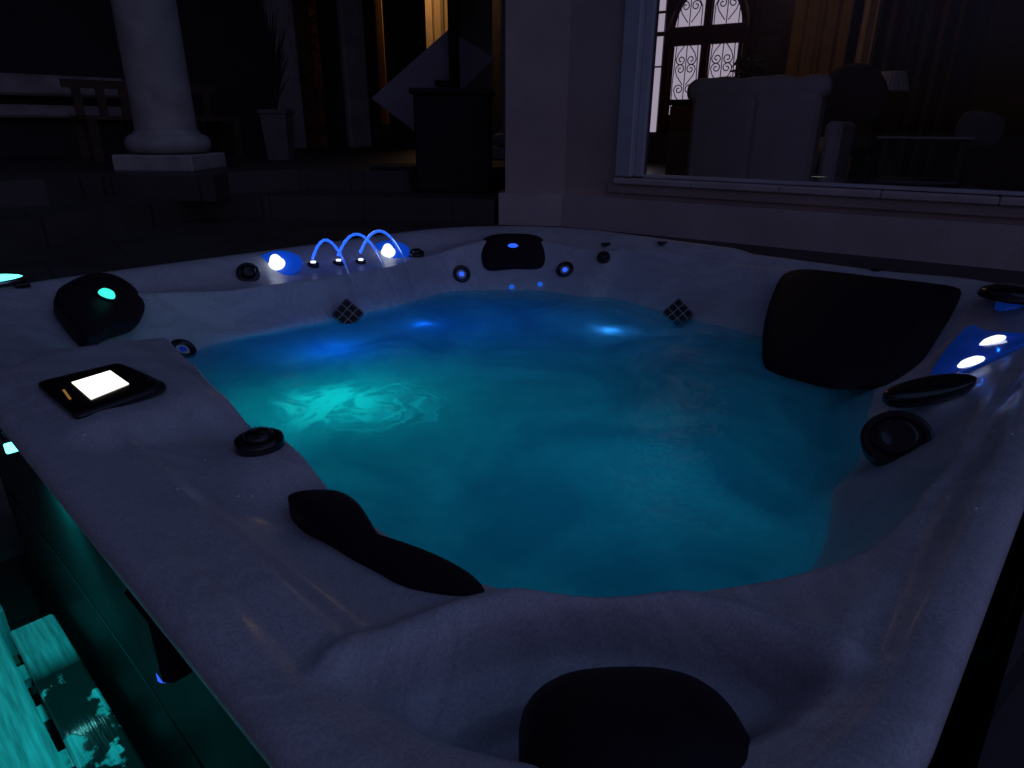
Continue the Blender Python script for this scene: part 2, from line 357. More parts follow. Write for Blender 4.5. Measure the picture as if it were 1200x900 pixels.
FOAM_C=(-.40,.09,ZW); PUDDLE_B=.27; PUDDLE_A=.043
ACR=acrylic(); WATER=water_mat(); PANE=glass_pane(); PLANK=wet_plank()
BLACK=mat('black_foam',(.018,.011,.018),.5,noise_scale=40,noise_amt=.3,bump=.10,bump_scale=260,spec=.16)
BLACKP=mat('black_plastic',(.008,.008,.01),.22,noise_scale=60,noise_amt=.3,coat=.3)
SKIRT=mat('skirt_panel',(.014,.018,.017),.42,spec=.06,noise_scale=9,noise_amt=.35,bump=.05,bump_scale=150)
STONE=mat('pale_stone',(.42,.39,.37),.7,noise_scale=7,noise_amt=.3,bump=.25,bump_scale=45)
STUCCO=mat('stucco',(.55,.42,.38),.85,noise_scale=3,noise_amt=.18,bump=.35,bump_scale=120)
BASEC=mat('base_course_stone',(.64,.56,.53),.75,noise_scale=4,noise_amt=.22,bump=.2,bump_scale=60)
FRAMEM=mat('window_frame_paint',(.55,.56,.60),.4,noise_scale=8,noise_amt=.15)
DWOOD=mat('dark_red_wood',(.10,.022,.015),.35,noise_scale=14,noise_amt=.4)
IRON=mat('black_iron',(.012,.010,.012),.45,noise_scale=30,noise_amt=.3)
FABRIC=mat('pale_fabric',(.88,.87,.86),.9,noise_scale=5,noise_amt=.12,bump=.3,bump_scale=180)
CURT=mat('gold_curtain',(.42,.26,.10),.8,noise_scale=6,noise_amt=.25)
BROWN=mat('brown_wood',(.12,.06,.035),.5,noise_scale=9,noise_amt=.4)
WARMW=mat('warm_plaster',(.55,.38,.20),.85,noise_scale=3,noise_amt=.15)
ROOMW=mat('room_plaster',(.16,.11,.09),.85,noise_scale=3,noise_amt=.2)
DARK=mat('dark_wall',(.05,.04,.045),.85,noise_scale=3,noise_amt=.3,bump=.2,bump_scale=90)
NOZM=mat('chrome',(.5,.5,.52),.2,metal=1.,noise_scale=20,noise_amt=.1)
SCREEN=emis('lit_screen',(1,.95,.86),1.6)
GLINT=emis('orange_glint',(1,.5,.12),.22)
DOME=emis('white_led_dome',(.72,.80,1.),1.7)
DISH=mat('blue_led_dish',(.02,.16,.9),.35,noise_scale=12,noise_amt=.2,emit=(.0,.10,.9),estr=.28)
TRAYM=mat('blue_led_tray',(.02,.14,.8),.18,noise_scale=9,noise_amt=.25,emit=(.0,.09,.7),estr=.10,coat=.4)
CYANL=emis('cyan_led',(.10,.95,.9),5.0)
CYANS=emis('cyan_cap',(.05,.9,.72),1.2)
BLUEL=emis('blue_led',(.03,.12,1.),1.1)
BLUEF=emis('faint_blue',(.02,.08,1.),.12)
LENSP=(-.690,.575,-.116)
BLUEP=emis('blue_pin',(.02,.16,1.),.6)
LITG=emis('lit_door_glass',(.62,.52,.66),.62)

# ---------------------------------------------------------------- ground
def ground():
    m,nt,b=_nt('patio_paving'); L=nt.links.new; N=nt.nodes.new; tc=N('ShaderNodeTexCoord')
    br=N('ShaderNodeTexBrick'); br.inputs['Scale'].default_value=1.; br.offset=.5
    br.inputs['Brick Width'].default_value=.6; br.inputs['Row Height'].default_value=.4; br.inputs['Mortar Size'].default_value=.006
    br.inputs['Color1'].default_value=(.10,.08,.072,1); br.inputs['Color2'].default_value=(.085,.07,.064,1); br.inputs['Mortar'].default_value=(.045,.04,.036,1)
    mp=N('ShaderNodeMapping'); mp.inputs['Rotation'].default_value=(0,0,math.radians(9)); L(tc.outputs['Object'],mp.inputs['Vector']); L(mp.outputs[0],br.inputs['Vector'])
    n=N('ShaderNodeTexNoise'); n.inputs['Scale'].default_value=6; n.inputs['Detail'].default_value=6; L(tc.outputs['Object'],n.inputs['Vector'])
    mx=N('ShaderNodeMixRGB'); mx.blend_type='MULTIPLY'; mx.inputs['Fac'].default_value=.6; L(br.outputs['Color'],mx.inputs['Color1']); L(n.outputs['Fac'],mx.inputs['Color2']); L(mx.outputs['Color'],b.inputs['Base Color'])
    mr=N('ShaderNodeMapRange'); mr.inputs['To Min'].default_value=.35; mr.inputs['To Max'].default_value=.75; L(n.outputs['Fac'],mr.inputs['Value']); L(mr.outputs[0],b.inputs['Roughness'])
    bp=N('ShaderNodeBump'); bp.inputs['Strength'].default_value=.4; bp.inputs['Distance'].default_value=.006; L(br.outputs['Fac'],bp.inputs['Height']); bp.invert=True; L(bp.outputs['Normal'],b.inputs['Normal'])
    return m
PAVE=ground()
GZ=-.12; PZ=-.95
xs=[-80,-2.6,-1.13,1.13,80]; ys=[-80,-2.4,-1.13,1.13,1.36,80]
V=[(x,y,GZ) for y in ys for x in xs]; F=[]
nx=len(xs)
for j in range(len(ys)-1):
    for i in range(len(xs)-1):
        tub=(i==2 and j==2); pit=(i==1 and j in(1,2,3))
        if tub or pit: continue
        F.append((j*nx+i,j*nx+i+1,(j+1)*nx+i+1,(j+1)*nx+i))
tag(mk('ground',V,F,PAVE),kind='structure')
tag(mk('lower_floor',[(-2.6,-2.4,PZ),(1.2,-2.4,PZ),(1.2,1.36,PZ),(-2.6,1.36,PZ)],[(0,1,2,3)],PAVE),kind='structure')
w=MB()
w.box((-2.64,-.52,(GZ+PZ)/2-.002),(.08,3.9,GZ-PZ)); w.box((-.75,1.40,(GZ+PZ)/2-.002),(3.7,.08,GZ-PZ)); w.box((-.7,-2.44,(GZ+PZ)/2-.002),(3.8,.08,GZ-PZ))
w.box((1.17,-.5,(GZ+PZ)/2-.002),(.08,3.7,GZ-PZ)); w.box((0,-1.17,(GZ+PZ)/2-.002),(2.26,.08,GZ-PZ))
tag(w.build('retaining_wall',STONE),'stone retaining wall lining the sunken pit around the hot tub','wall')
# low terrace step and platform in front of the porch
def poly_slab(name,pts,z0,z1,m):
    w=MB(); w.prism(pts,z0,z1); return w.build(name,m)
tag(poly_slab('terrace',[(-9,1.75),(-2.2,1.75),(-.672,2.392),(.50,3.03),(.70,2.72),(1.0,2.40),(1.53,1.60),(2.6,2.0),(9,9),(-9,12)],GZ-.02,.015,PAVE),kind='structure')
tag(poly_slab('porch_floor',[(-9,2.6),(-.3,3.05),(.05,3.25),(.42,2.70),(.62,2.95),(1.1,2.9),(1.45,2.35),(2.6,2.2),(9,9),(-9,12)],.002,.14,PAVE),kind='structure')

# ---------------------------------------------------------------- hot tub
tub=empty('hot_tub',(0,0,PZ),'large square hot tub with marbled grey shell, black headrests and glowing blue water jets','hot tub')
NT=1080
th=np.linspace(-np.pi,np.pi,NT,endpoint=False)
ro=r_out(th); rt=r_top(th); rw=r_wat(th)
cols=[]
for ins,dz in ((.045,-.046),(.022,-.044),(.010,-.040),(.003,-.032),(.0,-.024)): cols.append((ro-ins,np.full(NT,dz)))       # underside and nose of the lip
fr=np.concatenate([(1-np.cos(np.linspace(0,np.pi/2,9)))*.04])
rad=[ro-f for f in fr]
for t in np.linspace(0,1,46)[1:]: rad.append((ro-.04)*(1-t)+(rt+.012)*t)
for t in np.linspace(0,1,12)[1:]: rad.append((rt+.012)*(1-t)+(rt-.02)*t)
for t in np.linspace(0,1,16)[1:]: rad.append((rt-.02)*(1-t)+(rw-.02)*t)
for t in np.linspace(0,1,8)[1:]: rad.append((rw-.02)*(1-t)+(rw-.30)*t)
for t in (.75,.5,.25,.05): rad.append((rw-.30)*t)
for r in rad: cols.append((r,height(r*np.cos(th),r*np.sin(th))))
V=[];F=[]
for r,z in cols: V+=list(zip(r*np.cos(th),r*np.sin(th),z))
K=len(cols)
# underside of the lip back to the skirt
V+=list(zip((ro-.06)*np.cos(th),(ro-.06)*np.sin(th),np.full(NT,-.046)))
for k in range(K-1):
    for i in range(NT):
        j=(i+1)%NT; F.append((k*NT+i,k*NT+j,(k+1)*NT+j,(k+1)*NT+i))
for i in range(NT):
    j=(i+1)%NT; F.append((i,j,K*NT+j,K*NT+i))
F.append(tuple((K-1)*NT+i for i in range(NT)))
shell=mk('shell',V,F,ACR,tub,True)

# skirt: panels round the outside, following the outline
def outline_pts(inset,a0,a1,n):
    t=np.linspace(a0,a1,n); r=r_out(t)-inset; return [(float(x),float(y)) for x,y in zip(r*np.cos(t),r*np.sin(t))]
def band(mb,pts_o,pts_i,z0,z1):
    n=len(pts_o); V=[(x,y,z0) for x,y in pts_o]+[(x,y,z1) for x,y in pts_o]+[(x,y,z0) for x,y in pts_i]+[(x,y,z1) for x,y in pts_i]
    F=[]
    for i in range(n-1):
        F+=[(i,i+1,n+i+1,n+i),(2*n+i,3*n+i,3*n+i+1,2*n+i+1),(n+i,n+i+1,3*n+i+1,3*n+i),(i,2*n+i,2*n+i+1,i+1)]
    F+=[(0,n,3*n,2*n),(n-1,3*n-1,4*n-1,2*n-1)]
    mb.add(V,F)
D=math.radians
for a0,a1 in ((D(146),D(214)),(D(216),D(236)),(D(238),D(302)),(D(304),D(326)),(D(328),D(392)),(D(34),D(56)),(D(58),D(122)),(D(124),D(144))):
    mb=MB(); po=outline_pts(.055,a0,a1,40); pi=outline_pts(.085,a0,a1,40)
    band(mb,po,pi,-.40,-.047); band(mb,po,pi,-.93,-.412)
    po=outline_pts(.069,a0,a1,40); band(mb,po,outline_pts(.09,a0,a1,40),-.945,-.0475)
    mb.build('skirt_panel',SKIRT,tub)

# headrests
def offs(pts,n,h):
    n=Vector(n).normalized(); return [Vector(p)+n*h for p in pts]
nL=Vector((.37,-.37,.85)).normalized()
LP=[(-0.826,0.855,0.003),(-0.777,0.925,0.012),(-0.705,0.999,0.013),(-0.644,1.029,-0.001),(-0.612,1.001,-0.027),(-0.605,0.95,-0.052),(-0.615,0.892,-0.073),(-0.649,0.824,-0.088),(-0.696,0.784,-0.085),(-0.749,0.744,-0.079),(-0.795,0.691,-0.082),(-0.822,0.672,-0.079),(-0.826,0.724,-0.054),(-0.829,0.792,-0.023)]
LP=offs(LP,nL,.004)
hL=cushion('headrest',LP,nL,.010,.05,BLACK,tub,label='black headrest lit by a cyan lamp at its centre')
nF=Vector((-.4,-.4,.8)).normalized()
FP=[(0.661,0.826,-0.056),(0.697,0.847,-0.028),(0.747,0.826,-0.013),(0.8,0.779,-0.01),(0.853,0.721,-0.013),(0.873,0.677,-0.025),(0.853,0.635,-0.056),(0.795,0.594,-0.106),(0.766,0.596,-0.119),(0.693,0.669,-0.119),(0.617,0.739,-0.122),(0.622,0.777,-0.1)]
hF=cushion('headrest',FP,nF,.02,.06,BLACK,tub,label='black headrest with a small blue lamp under the house wall')
NL=[(-0.901,-0.421),(-0.885,-0.423),(-0.854,-0.452),(-0.850,-0.494),(-0.865,-0.546),(-0.877,-0.587),(-0.861,-0.634),(-0.851,-0.677),(-0.852,-0.713),(-0.864,-0.737),(-0.88,-0.717),(-0.906,-0.664),(-0.91,-0.619),(-0.915,-0.564),(-0.912,-0.461)]
cushion('headrest',[(x,y,-.022) for x,y in NL],(.0,.0,1),.008,.11,BLACK,tub,label='long black headrest curving over the inner rim')
FRP=[(0.883,-0.319,-0.053),(0.938,-0.316,-0.034),(0.978,-0.355,-0.021),(0.991,-0.582,-0.016),(0.998,-0.783,-0.014),(0.976,-0.805,-0.021),(0.762,-0.806,-0.095),(0.535,-0.8,-0.174),(0.497,-0.731,-0.187),(0.44,-0.682,-0.207),(0.402,-0.676,-0.22),(0.403,-0.581,-0.219),(0.436,-0.498,-0.208),(0.57,-0.417,-0.162),(0.737,-0.355,-0.104)]
cushion('backrest',FRP,(-.19,0,.55),.022,.08,BLACK,tub,label='wide black backrest pad sloping down into the water')
cN=Vector((-.896,-.929,-.031)); e1=Vector((1,-1,0)).normalized(); e2=Vector((1,1,-.25)).normalized()
NP=[cN+e1*(.089*math.copysign(abs(math.cos(t))**.72,math.cos(t)))+e2*(.07*math.copysign(abs(math.sin(t))**.72,math.sin(t))) for t in np.linspace(0,2*math.pi,24,endpoint=False)]
cushion('headrest',NP,(.25,.25,1),.036,.06,BLACK,tub,label='rounded black headrest in the scooped bowl of the near corner')

# lamps in two headrests
def lens(name,p,n,r,material,parent,h=.5,ring=True,label=None):
    M=frame(p,n); o=MB().lathe([(r,0),(r*.95,r*h*.45),(r*.75,r*h*.8),(r*.4,r*h),(0,r*h*1.05)],M,24).build(name,material,parent,True,label)
    if ring: MB().lathe([(r*1.0,-.003),(r*1.25,-.003),(r*1.25,.003),(r*1.12,.006),(r*1.0,.004)],M,24).build('lens_ring',BLACKP,o,True)
    return o
pL=Vector((-.716,.875,-.037))+nL*.0145
lens('lamp_lens',pL,nL,.021,CYANS,hL,h=.9)
pF=Vector((.75,.727,-.062))+nF*.0195
M=frame(pF,nF,(1,-1,0)); MB().lathe([(.022,0),(.018,.004),(0,.006)],M@Matrix.Scale(.55,4,(0,1,0)),20).build('lamp_lens',BLUEL,hF,True)

# knobs and jets
def knob(p,n,r,h,name='valve_knob',tilt=None,ringcol=None):
    M=frame(p,n)
    o=MB().lathe([(r*1.0,-.012),(r*1.0,h*.35),(r*.97,h*.55),(r*.9,h*.62),(r*.74,h*.62),(r*.70,h*.45),(r*.62,h*.45)],M,40).build(name,BLACKP,tub,True)
    autosmooth(o,50)
    c=MB().lathe([(r*.60,h*.3),(r*.60,h*.80),(r*.54,h*.95),(r*.40,h),(r*.36,h*.9),(0,h*.86)],M,40).build('cap',BLACKP,o,True); autosmooth(c,50)
    return o
def at(a,b,dz=0): return Vector((a,b,hz(a,b)+dz))
knob(at(-.865,-.284),hn(-.865,-.284),.034,.022)
knob(at(-.271,.955),(hn(-.271,.955)+Vector((-.3,-.5,0))).normalized(),.037,.035)
knob(at(.376,.889),(hn(.376,.889)+Vector((-.1,-.2,0))).normalized(),.030,.028)
knob(at(.900,.378),(hn(.900,.378)).normalized(),.026,.022)
knob(at(.012,-.898,.030),Vector((-.58,.02,.70)).normalized(),.058,.020)
# flat fin shaped cap on the ridge beside the backrest pad
pc=at(.165,-.905,.012)
cushion('ridge_cap',[pc+Vector((math.cos(q)*.088-math.sin(q)*-.004,math.cos(q)*-.050+math.sin(q)*.036,math.cos(q)*.012)) for q in np.linspace(0,2*math.pi,20,endpoint=False)],(0,0,1),.008,.02,BLACKP,tub)
# corner diverter with stem
pr=at(.90,-.925)
o=MB().lathe([(.075,.020),(.078,.028),(.070,.040),(.045,.050),(.0,.053)],Matrix.Translation(pr),36).build('diverter_knob',BLACKP,tub,True)
MB().lathe([(.030,-.03),(.030,.020)],Matrix.Translation(pr),24).build('stem',TRAYM,o,True)
# light domes in blue dishes on the far ledge
def light_dome(p,n,r,xdir):
    M=frame(p,n,xdir)
    pts=[M@Vector((r*1.75*math.copysign(abs(math.cos(t))**1.25,math.cos(t)),r*1.25*math.sin(t),0)) for t in np.linspace(0,2*math.pi,28,endpoint=False)]
    o=cushion('light_dish',pts,n,.004,.01,DISH,tub,n=56)
    MB().lathe([(r*.60,.002),(r*.54,r*.12),(r*.44,r*.28),(r*.40,r*.55),(r*.30,r*.78),(r*.16,r*.88),(0,r*.9)],M,28).build('lamp_dome',DOME,o,True)
    return o
nD=Vector((-.45,-.55,.8))
light_dome(at(-.157,.973,.006),nD,.048,(1,-.6,0)); light_dome(at(.289,.951,.006),nD,.048,(1,-.6,0))
# fountain nozzles
for a,b in ((-.032,.955),(.064,.945),(.148,.93)):
    M=frame(at(a,b,.001),(.0,-.1,1))
    o=MB().lathe([(.021,-.01),(.021,.004),(.015,.007),(.010,.007)],M,24).build('fountain_nozzle',BLACKP,tub,True)
    MB().lathe([(.0098,-.004),(.0092,.011),(.0,.013)],M,16).build('spout',DOME,o,True)
# jets in the far corner seat
def jet(a,b,r,light,face=None):
    n=hn(a,b,.03)
    M=frame(at(a,b,.0),n)
    o=MB().lathe([(r,-.01),(r,.006),(r*.86,.011),(r*.6,.005),(r*.5,-.002),(0,-.003)],M,28).build('jet',BLACKP,tub,True)
    if light: MB().lathe([(r*.30,-.004),(r*.27,.003),(r*.15,.006),(0,.007)],M,16).build('nozzle_light',light,o,True)
    return o
jet(.526,.797,.036,BLUEL); jet(.812,.50,.036,BLUEL); jet(-.575,.775,.036,BLUEF)
for a,b in ((.651,.640),(.731,.560)): lens('pin_light',at(a,b,.004),hn(a,b),.0105,BLUEP,tub,ring=False)
# lit tray in the corner: blue lens panel on the shell with two white lamps
TP=[(.80,-.862),(.74,-.905),(.61,-.990),(.58,-1.02),(.545,-1.02),(.514,-1.0),(.43,-.93),(.41,-.89),(.47,-.855),(.63,-.845)]
TP=[at(a,b,.008) for a,b in TP]
nT=Vector((-.05,.5,.8)).normalized()
tr=cushion('light_tray',TP,nT,.004,.01,TRAYM,tub)
for a,b in ((.602,-.945),(.468,-.930)):
    MB().lathe([(.028,.008),(.026,.013),(.018,.018),(0,.020)],frame(at(a,b),hn(a,b)),24).build('lamp_dome',DOME,tr,True)
# small skimmer clips on the far lip
for a,b in ((1.03,.20),(1.075,-.55),(.97,.42),(-.86,1.03)):
    MB().box(at(a,b,.004),(.035,.028,.012),frame((0,0,0),(0,0,1)).to_3x3(),.004).build('cover_clip',BLACKP,tub)

# control panel on the raised pad
PC=Vector((-.966,.033,.016)); 
po=[(-1.033,.117),(-1.018,.129),(-.921,.134),(-.906,.128),(-.890,-.012),(-.903,-.042),(-1.02,-.068),(-1.03,-.054)]
zp=.0165
pan=cushion('control_panel',[(x,y,zp) for x,y in po],(0,0,1),.004,.012,BLACKP,tub,n=64,power=16.)
sc_=[(-.995,.075),(-.934,.090),(-.934,.003),(-.996,-.024)]
zq=zp+.0052
MB().add([(x,y,zq) for x,y in sc_]+[(x,y,zq-.002) for x,y in sc_],[(0,1,2,3),(4,5,6,7),(0,1,5,4),(1,2,6,5),(2,3,7,6),(3,0,4,7)]).build('screen',SCREEN,pan)
def bar(p,q,w,z,name,m,par):
    p,q=Vector((*p,z)),Vector((*q,z)); d=(q-p).normalized(); s=Vector((-d.y,d.x,0))*w/2; u=Vector((0,0,.0015))
    return MB().add([p-s,p+s,q+s,q-s,p-s-u,p+s-u,q+s-u,q-s-u],[(0,1,2,3),(4,5,6,7),(0,1,5,4),(1,2,6,5),(2,3,7,6),(3,0,4,7)]).build(name,m,par)
bar((-1.013,.050),(-1.017,.0),.0032,zq-.0005,'glint_strip',GLINT,pan)  # glowing strip standing in for a yellow reflection at the panel edge
bar((-.910,.108),(-.906,.0),.003,zq-.001,'bezel_line',NOZM,pan)

# outside of the tub: corner lamp and bracket on the skirt
o=MB().box((-1.070,.15,-.078),(.050,.05,.022),None,.004).build('corner_lamp',BLACKP,tub)
MB().box((-1.071,.1225,-.078),(.052,.007,.017),None,.003).build('lens',CYANL,o)
o=MB().box((-1.070,.66,-.078),(.050,.07,.022),None,.004).build('corner_lamp',BLACKP,tub)
MB().box((-1.071,.623,-.079),(.046,.007,.018),None,.003).build('lens',emis('cyan_lens',(.15,.95,.95),14.),o)
o=MB().box((-1.068,-.41,-.130),(.036,.09,.10),None,.012).build('cover_bracket',BLACK,tub)
MB().lathe([(.010,0),(.010,.008),(.006,.012),(0,.013)],frame((-1.075,-.42,-.181),(0,0,-1)),14).build('lamp_lens',BLUEL,o,True)
lens('lamp_lens',LENSP,(.2,-.2,.9),.026,CYANL,tub,h=.3,ring=False)
# droplets left on the shell
DROP=mat('water_drop',(.72,.73,.78),.03,noise_scale=5,noise_amt=.02,spec=1.,coat=.5)
mb=MB(); rr=random.Random(3)
zones=[(-.25,-1.03,.25,.04,24),(.1,-.98,.2,.04,18),(-.98,-.2,.06,.35,14),(.0,1.0,.5,.05,12)]
for ca,cb,sa,sb,n in zones:
    for _ in range(n):
        a=ca+rr.uniform(-1,1)*sa; b=cb+rr.uniform(-1,1)*sb
        if abs(a)>1.06 or abs(b)>1.06 or hz(a,b)<-.05: continue
        r=rr.choice((.0012,.0015,.002,.0028,.0035))
        mb.lathe([(r,-.0003),(r*.85,r*.35),(r*.5,r*.55),(0,r*.62)],frame(at(a,b),hn(a,b)),9)
dr=mb.build('water_droplets',DROP,None,True); tag(dr,kind='stuff')

# ---------------------------------------------------------------- water
NW=360; thw=np.linspace(-np.pi,np.pi,NW,endpoint=False); rwt=r_wat(thw)+.05
V=[];F=[]; rings=90
def wave(a,b):
    z=.0030*noise.noise(Vector((a*5,b*5,.3)))+.0016*noise.noise(Vector((a*14,b*14,1.7)))
    for ca,cb,s,h in ((.46,.03,.10,.006),(.09,.51,.09,.005),(-.42,.11,.22,.007)):
        q=math.exp(-((a-ca)**2+(b-cb)**2)/(s*s)); z+=h*q*(noise.noise(Vector((a*18,b*18,4.)))+.25)
    return z
V.append((0,0,ZW))
for k in range(1,rings+1):
    t=(k/rings)**.6
    for i in range(NW):
        r=rwt[i]*t; a=r*math.cos(thw[i]); b=r*math.sin(thw[i]); V.append((a,b,ZW+wave(a,b)))
for i in range(NW): F.append((0,1+i,1+(i+1)%NW))
for k in range(rings-1):
    for i in range(NW): F.append((1+k*NW+i,1+(k+1)*NW+i,1+(k+1)*NW+(i+1)%NW,1+k*NW+(i+1)%NW))
wo=mk('water',V,F,WATER,None,True,fix=False); tag(wo,kind='structure')
av=np.array([(v[0],v[1]) for v in V]); dep=ZW-height(av[:,0],av[:,1]); at0=wo.data.attributes.new('depth','FLOAT','POINT'); far=sst(av[:,0]+av[:,1],.15,.6); dep=np.clip(dep,0,2)*(1.15-.80*far); at0.data.foreach_set('value',dep.astype(np.float32))
# three lit arcs of water from the nozzles
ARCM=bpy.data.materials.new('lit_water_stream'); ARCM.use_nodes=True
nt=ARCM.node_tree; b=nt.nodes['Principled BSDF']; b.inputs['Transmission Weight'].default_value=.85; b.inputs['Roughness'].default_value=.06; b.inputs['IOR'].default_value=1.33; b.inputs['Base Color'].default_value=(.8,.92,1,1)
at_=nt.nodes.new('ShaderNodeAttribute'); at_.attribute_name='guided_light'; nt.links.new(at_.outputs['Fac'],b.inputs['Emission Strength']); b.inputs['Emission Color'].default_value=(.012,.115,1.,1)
def arc(p0,apex,end,label):
    p0,apex,end=[Vector(q) for q in (p0,apex,end)]
    # parabola through the three points in the plane of the stream
    d=Vector((end.x-p0.x,end.y-p0.y,0)); Lx=d.length; d/=Lx
    h=apex.z-p0.z; x1=(Vector((apex.x,apex.y,0))-Vector((p0.x,p0.y,0))).dot(d)
    k=h/(x1*x1); pts=[];em=[]
    n=40; xe=x1+math.sqrt(max((apex.z-(ZW-.0))/k,0)); 
    for i in range(n+1):
        x=xe*i/n; z=apex.z-k*(x-x1)**2; q=Vector((p0.x,p0.y,0))+d*x; pts.append((q.x,q.y,z))
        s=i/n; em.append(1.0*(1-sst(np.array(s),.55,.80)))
    rad=[(.0052*(1-.30*i/n) if i/n<.7 else .0036*(1-.7*(i/n-.7)/.3))*(1+.10*math.sin(i*1.9+p0.x*40)+.06*math.sin(i*4.3)) for i in range(n+1)]
    V=MB().tube(pts,rad,10); o=V.build('water_arc',ARCM,None,True)
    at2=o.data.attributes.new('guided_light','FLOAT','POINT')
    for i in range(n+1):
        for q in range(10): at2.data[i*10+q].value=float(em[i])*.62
    tag(o,label,'water jet','lit arcs of water from the far ledge')
    return o
for p0,pe,za,lab in (((-.032,.955,-.026),(.008,.79,-.075),.044,'glowing blue arc of water from the nozzle closest to the left lamp dome'),
    ((.064,.945,-.026),(.155,.79,-.070),.052,'glowing blue arc of water from the middle one of the three nozzles'),
    ((.148,.93,-.026),(.262,.79,-.095),.054,'glowing blue arc of water in front of the right lamp dome')):
    L_=math.hypot(pe[0]-p0[0],pe[1]-p0[1]); q=1/(1+math.sqrt((za-pe[2])/(za-p0[2]))); arc(p0,(p0[0]+(pe[0]-p0[0])*q,p0[1]+(pe[1]-p0[1])*q,za),pe,lab)
# square grilles standing on a corner at the waterline
CUBE=mat('grille_tile',(.010,.010,.012),.35,noise_scale=50,noise_amt=.3)
GRID=mat('grille_grid',(.42,.40,.36),.5,noise_scale=30,noise_amt=.2)
def grille(p,n,rot,label):
    t=empty('grille',p,label,'grille','square grilles at the far waterline')
    M4=frame(p,n,(1,-1,0)); M=M4.to_3x3()@Matrix.Rotation(math.radians(rot),3,'Z'); s=.072
    MB().box(p,(s,s,.022),M,.003).build('frame',GRID,t)
    mb=MB(); g=s/3
    for i in (-1,0,1):
        for j in (-1,0,1): mb.box(Vector(p)+M@Vector((i*g,j*g,.011)),(g*.84,g*.84,.005),M,.0015)
    for i in (-1,0,1):
        for c,sz in (((i*g,.5*s,0),(g*.84,.004,.016)),((i*g,-.5*s,0),(g*.84,.004,.016)),((.5*s,i*g,0),(.004,g*.84,.016)),((-.5*s,i*g,0),(.004,g*.84,.016))): mb.box(Vector(p)+M@Vector(c),sz,M)
    mb.build('tile',CUBE,t)
    return t
grille((-.06,.722,-.176),(-.55,-.85,.45),50,'dark square grille with pale grid lines tilted on its corner below the three water arcs')
grille((.735,-.055,-.182),(-.90,-.40,.45),38,'dark square grille with pale grid lines tilted on its corner near the wide black backrest')

# ---------------------------------------------------------------- house with the big window
P1=Vector((1.774,1.282,0)); WT=Vector((.1575,-.9875,0)).normalized(); WN=Vector((.9875,.1575,0)).normalized()
WM=Matrix((( WT.x,WN.x,0),(WT.y,WN.y,0),(0,0,1)))
def W(s,d,z): return P1+WT*s+WN*d+Vector((0,0,z))
def wbox(mb,s0,s1,d0,d1,z0,z1,bev=0): return mb.box(W((s0+s1)/2,(d0+d1)/2,(z0+z1)/2),(s1-s0,d1-d0,z1-z0),WM,bev)
house=empty('house',(2.2,.3,GZ),'stuccoed house with a wide picture window directly behind the hot tub','house')
P0=Vector((1.587,1.565,0)); S2=(P0-P1).normalized(); N2=Vector((-S2.y,S2.x,0)); N2=N2 if N2.dot(WN)>0 else -N2
HT=3.0; S_END=3.9; OP0,OP1,OZ0,OZ1=.38,3.1,.15,2.85
def prism_wall(pts,z0,z1,name,m):
    return MB().prism([(p.x,p.y) for p in pts],z0,z1).build(name,m,house)
PB=P0+Vector((.95,.55,0))
prism_wall([P0,P1,W(OP0,0,0),W(OP0,.25,0),W(-.02,.25,0),P0+N2*.25,PB+Vector((0,-.3,0)),PB],.045,HT,'wall',STUCCO)
mb=MB(); wbox(mb,OP0,OP1,0,.25,.045,OZ0-.04); wbox(mb,OP0,OP1,0,.25,OZ1,HT); wbox(mb,OP1,S_END,0,.25,.045,HT); mb.build('wall',STUCCO,house)
# base course: stands proud of the wall
Q=lambda p,dn,dn2=None: p
pr=.045
o0=P0+N2*-pr+S2*.03; o1=P1-(WN+N2).normalized()*pr*1.02; o2=W(S_END,-pr,0)
prism_wall([o0,o1,o2,W(S_END,.05,0),P1+WN*.05,P0+N2*.05],GZ-.01,.055,'base_course',BASEC)
# window
wf=MB()
fd0,fd1=-.02,.07
wbox(wf,OP0-.06,OP0+.03,fd0-.02,fd0+.05,OZ0+.015,OZ1,.006); wbox(wf,OP0+.03,OP0+.075,fd0+.03,fd1,OZ0+.015,OZ1,.004)
wbox(wf,OP1-.06,OP1+.04,fd0,fd1,OZ0+.015,OZ1,.006); wbox(wf,OP0-.06,OP1+.04,fd0,fd1,OZ1,OZ1+.09,.006)
wbox(wf,OP0+.075,OP1-.06,fd0+.03,fd1,OZ0+.012,OZ0+.028,.003)
win=wf.build('window',FRAMEM,house)
mb=MB(); wbox(mb,OP0+.06,OP1-.05,.035,.041,OZ0+.02,OZ1); mb.build('pane',PANE,win)
mb=MB()
for k in range(6):
    s0=OP0-.06+k*.42; wbox(mb,s0+.001,min(s0+.419,OP1+.1),-.055,.06,OZ0-.022,OZ0+.008,.005)
mb.build('sill',BASEC,win)
mb=MB(); wbox(mb,OP0-.10,OP1+.14,-.03,.02,OZ0-.07,OZ0-.024,.004); mb.build('sill_moulding',STUCCO,win)
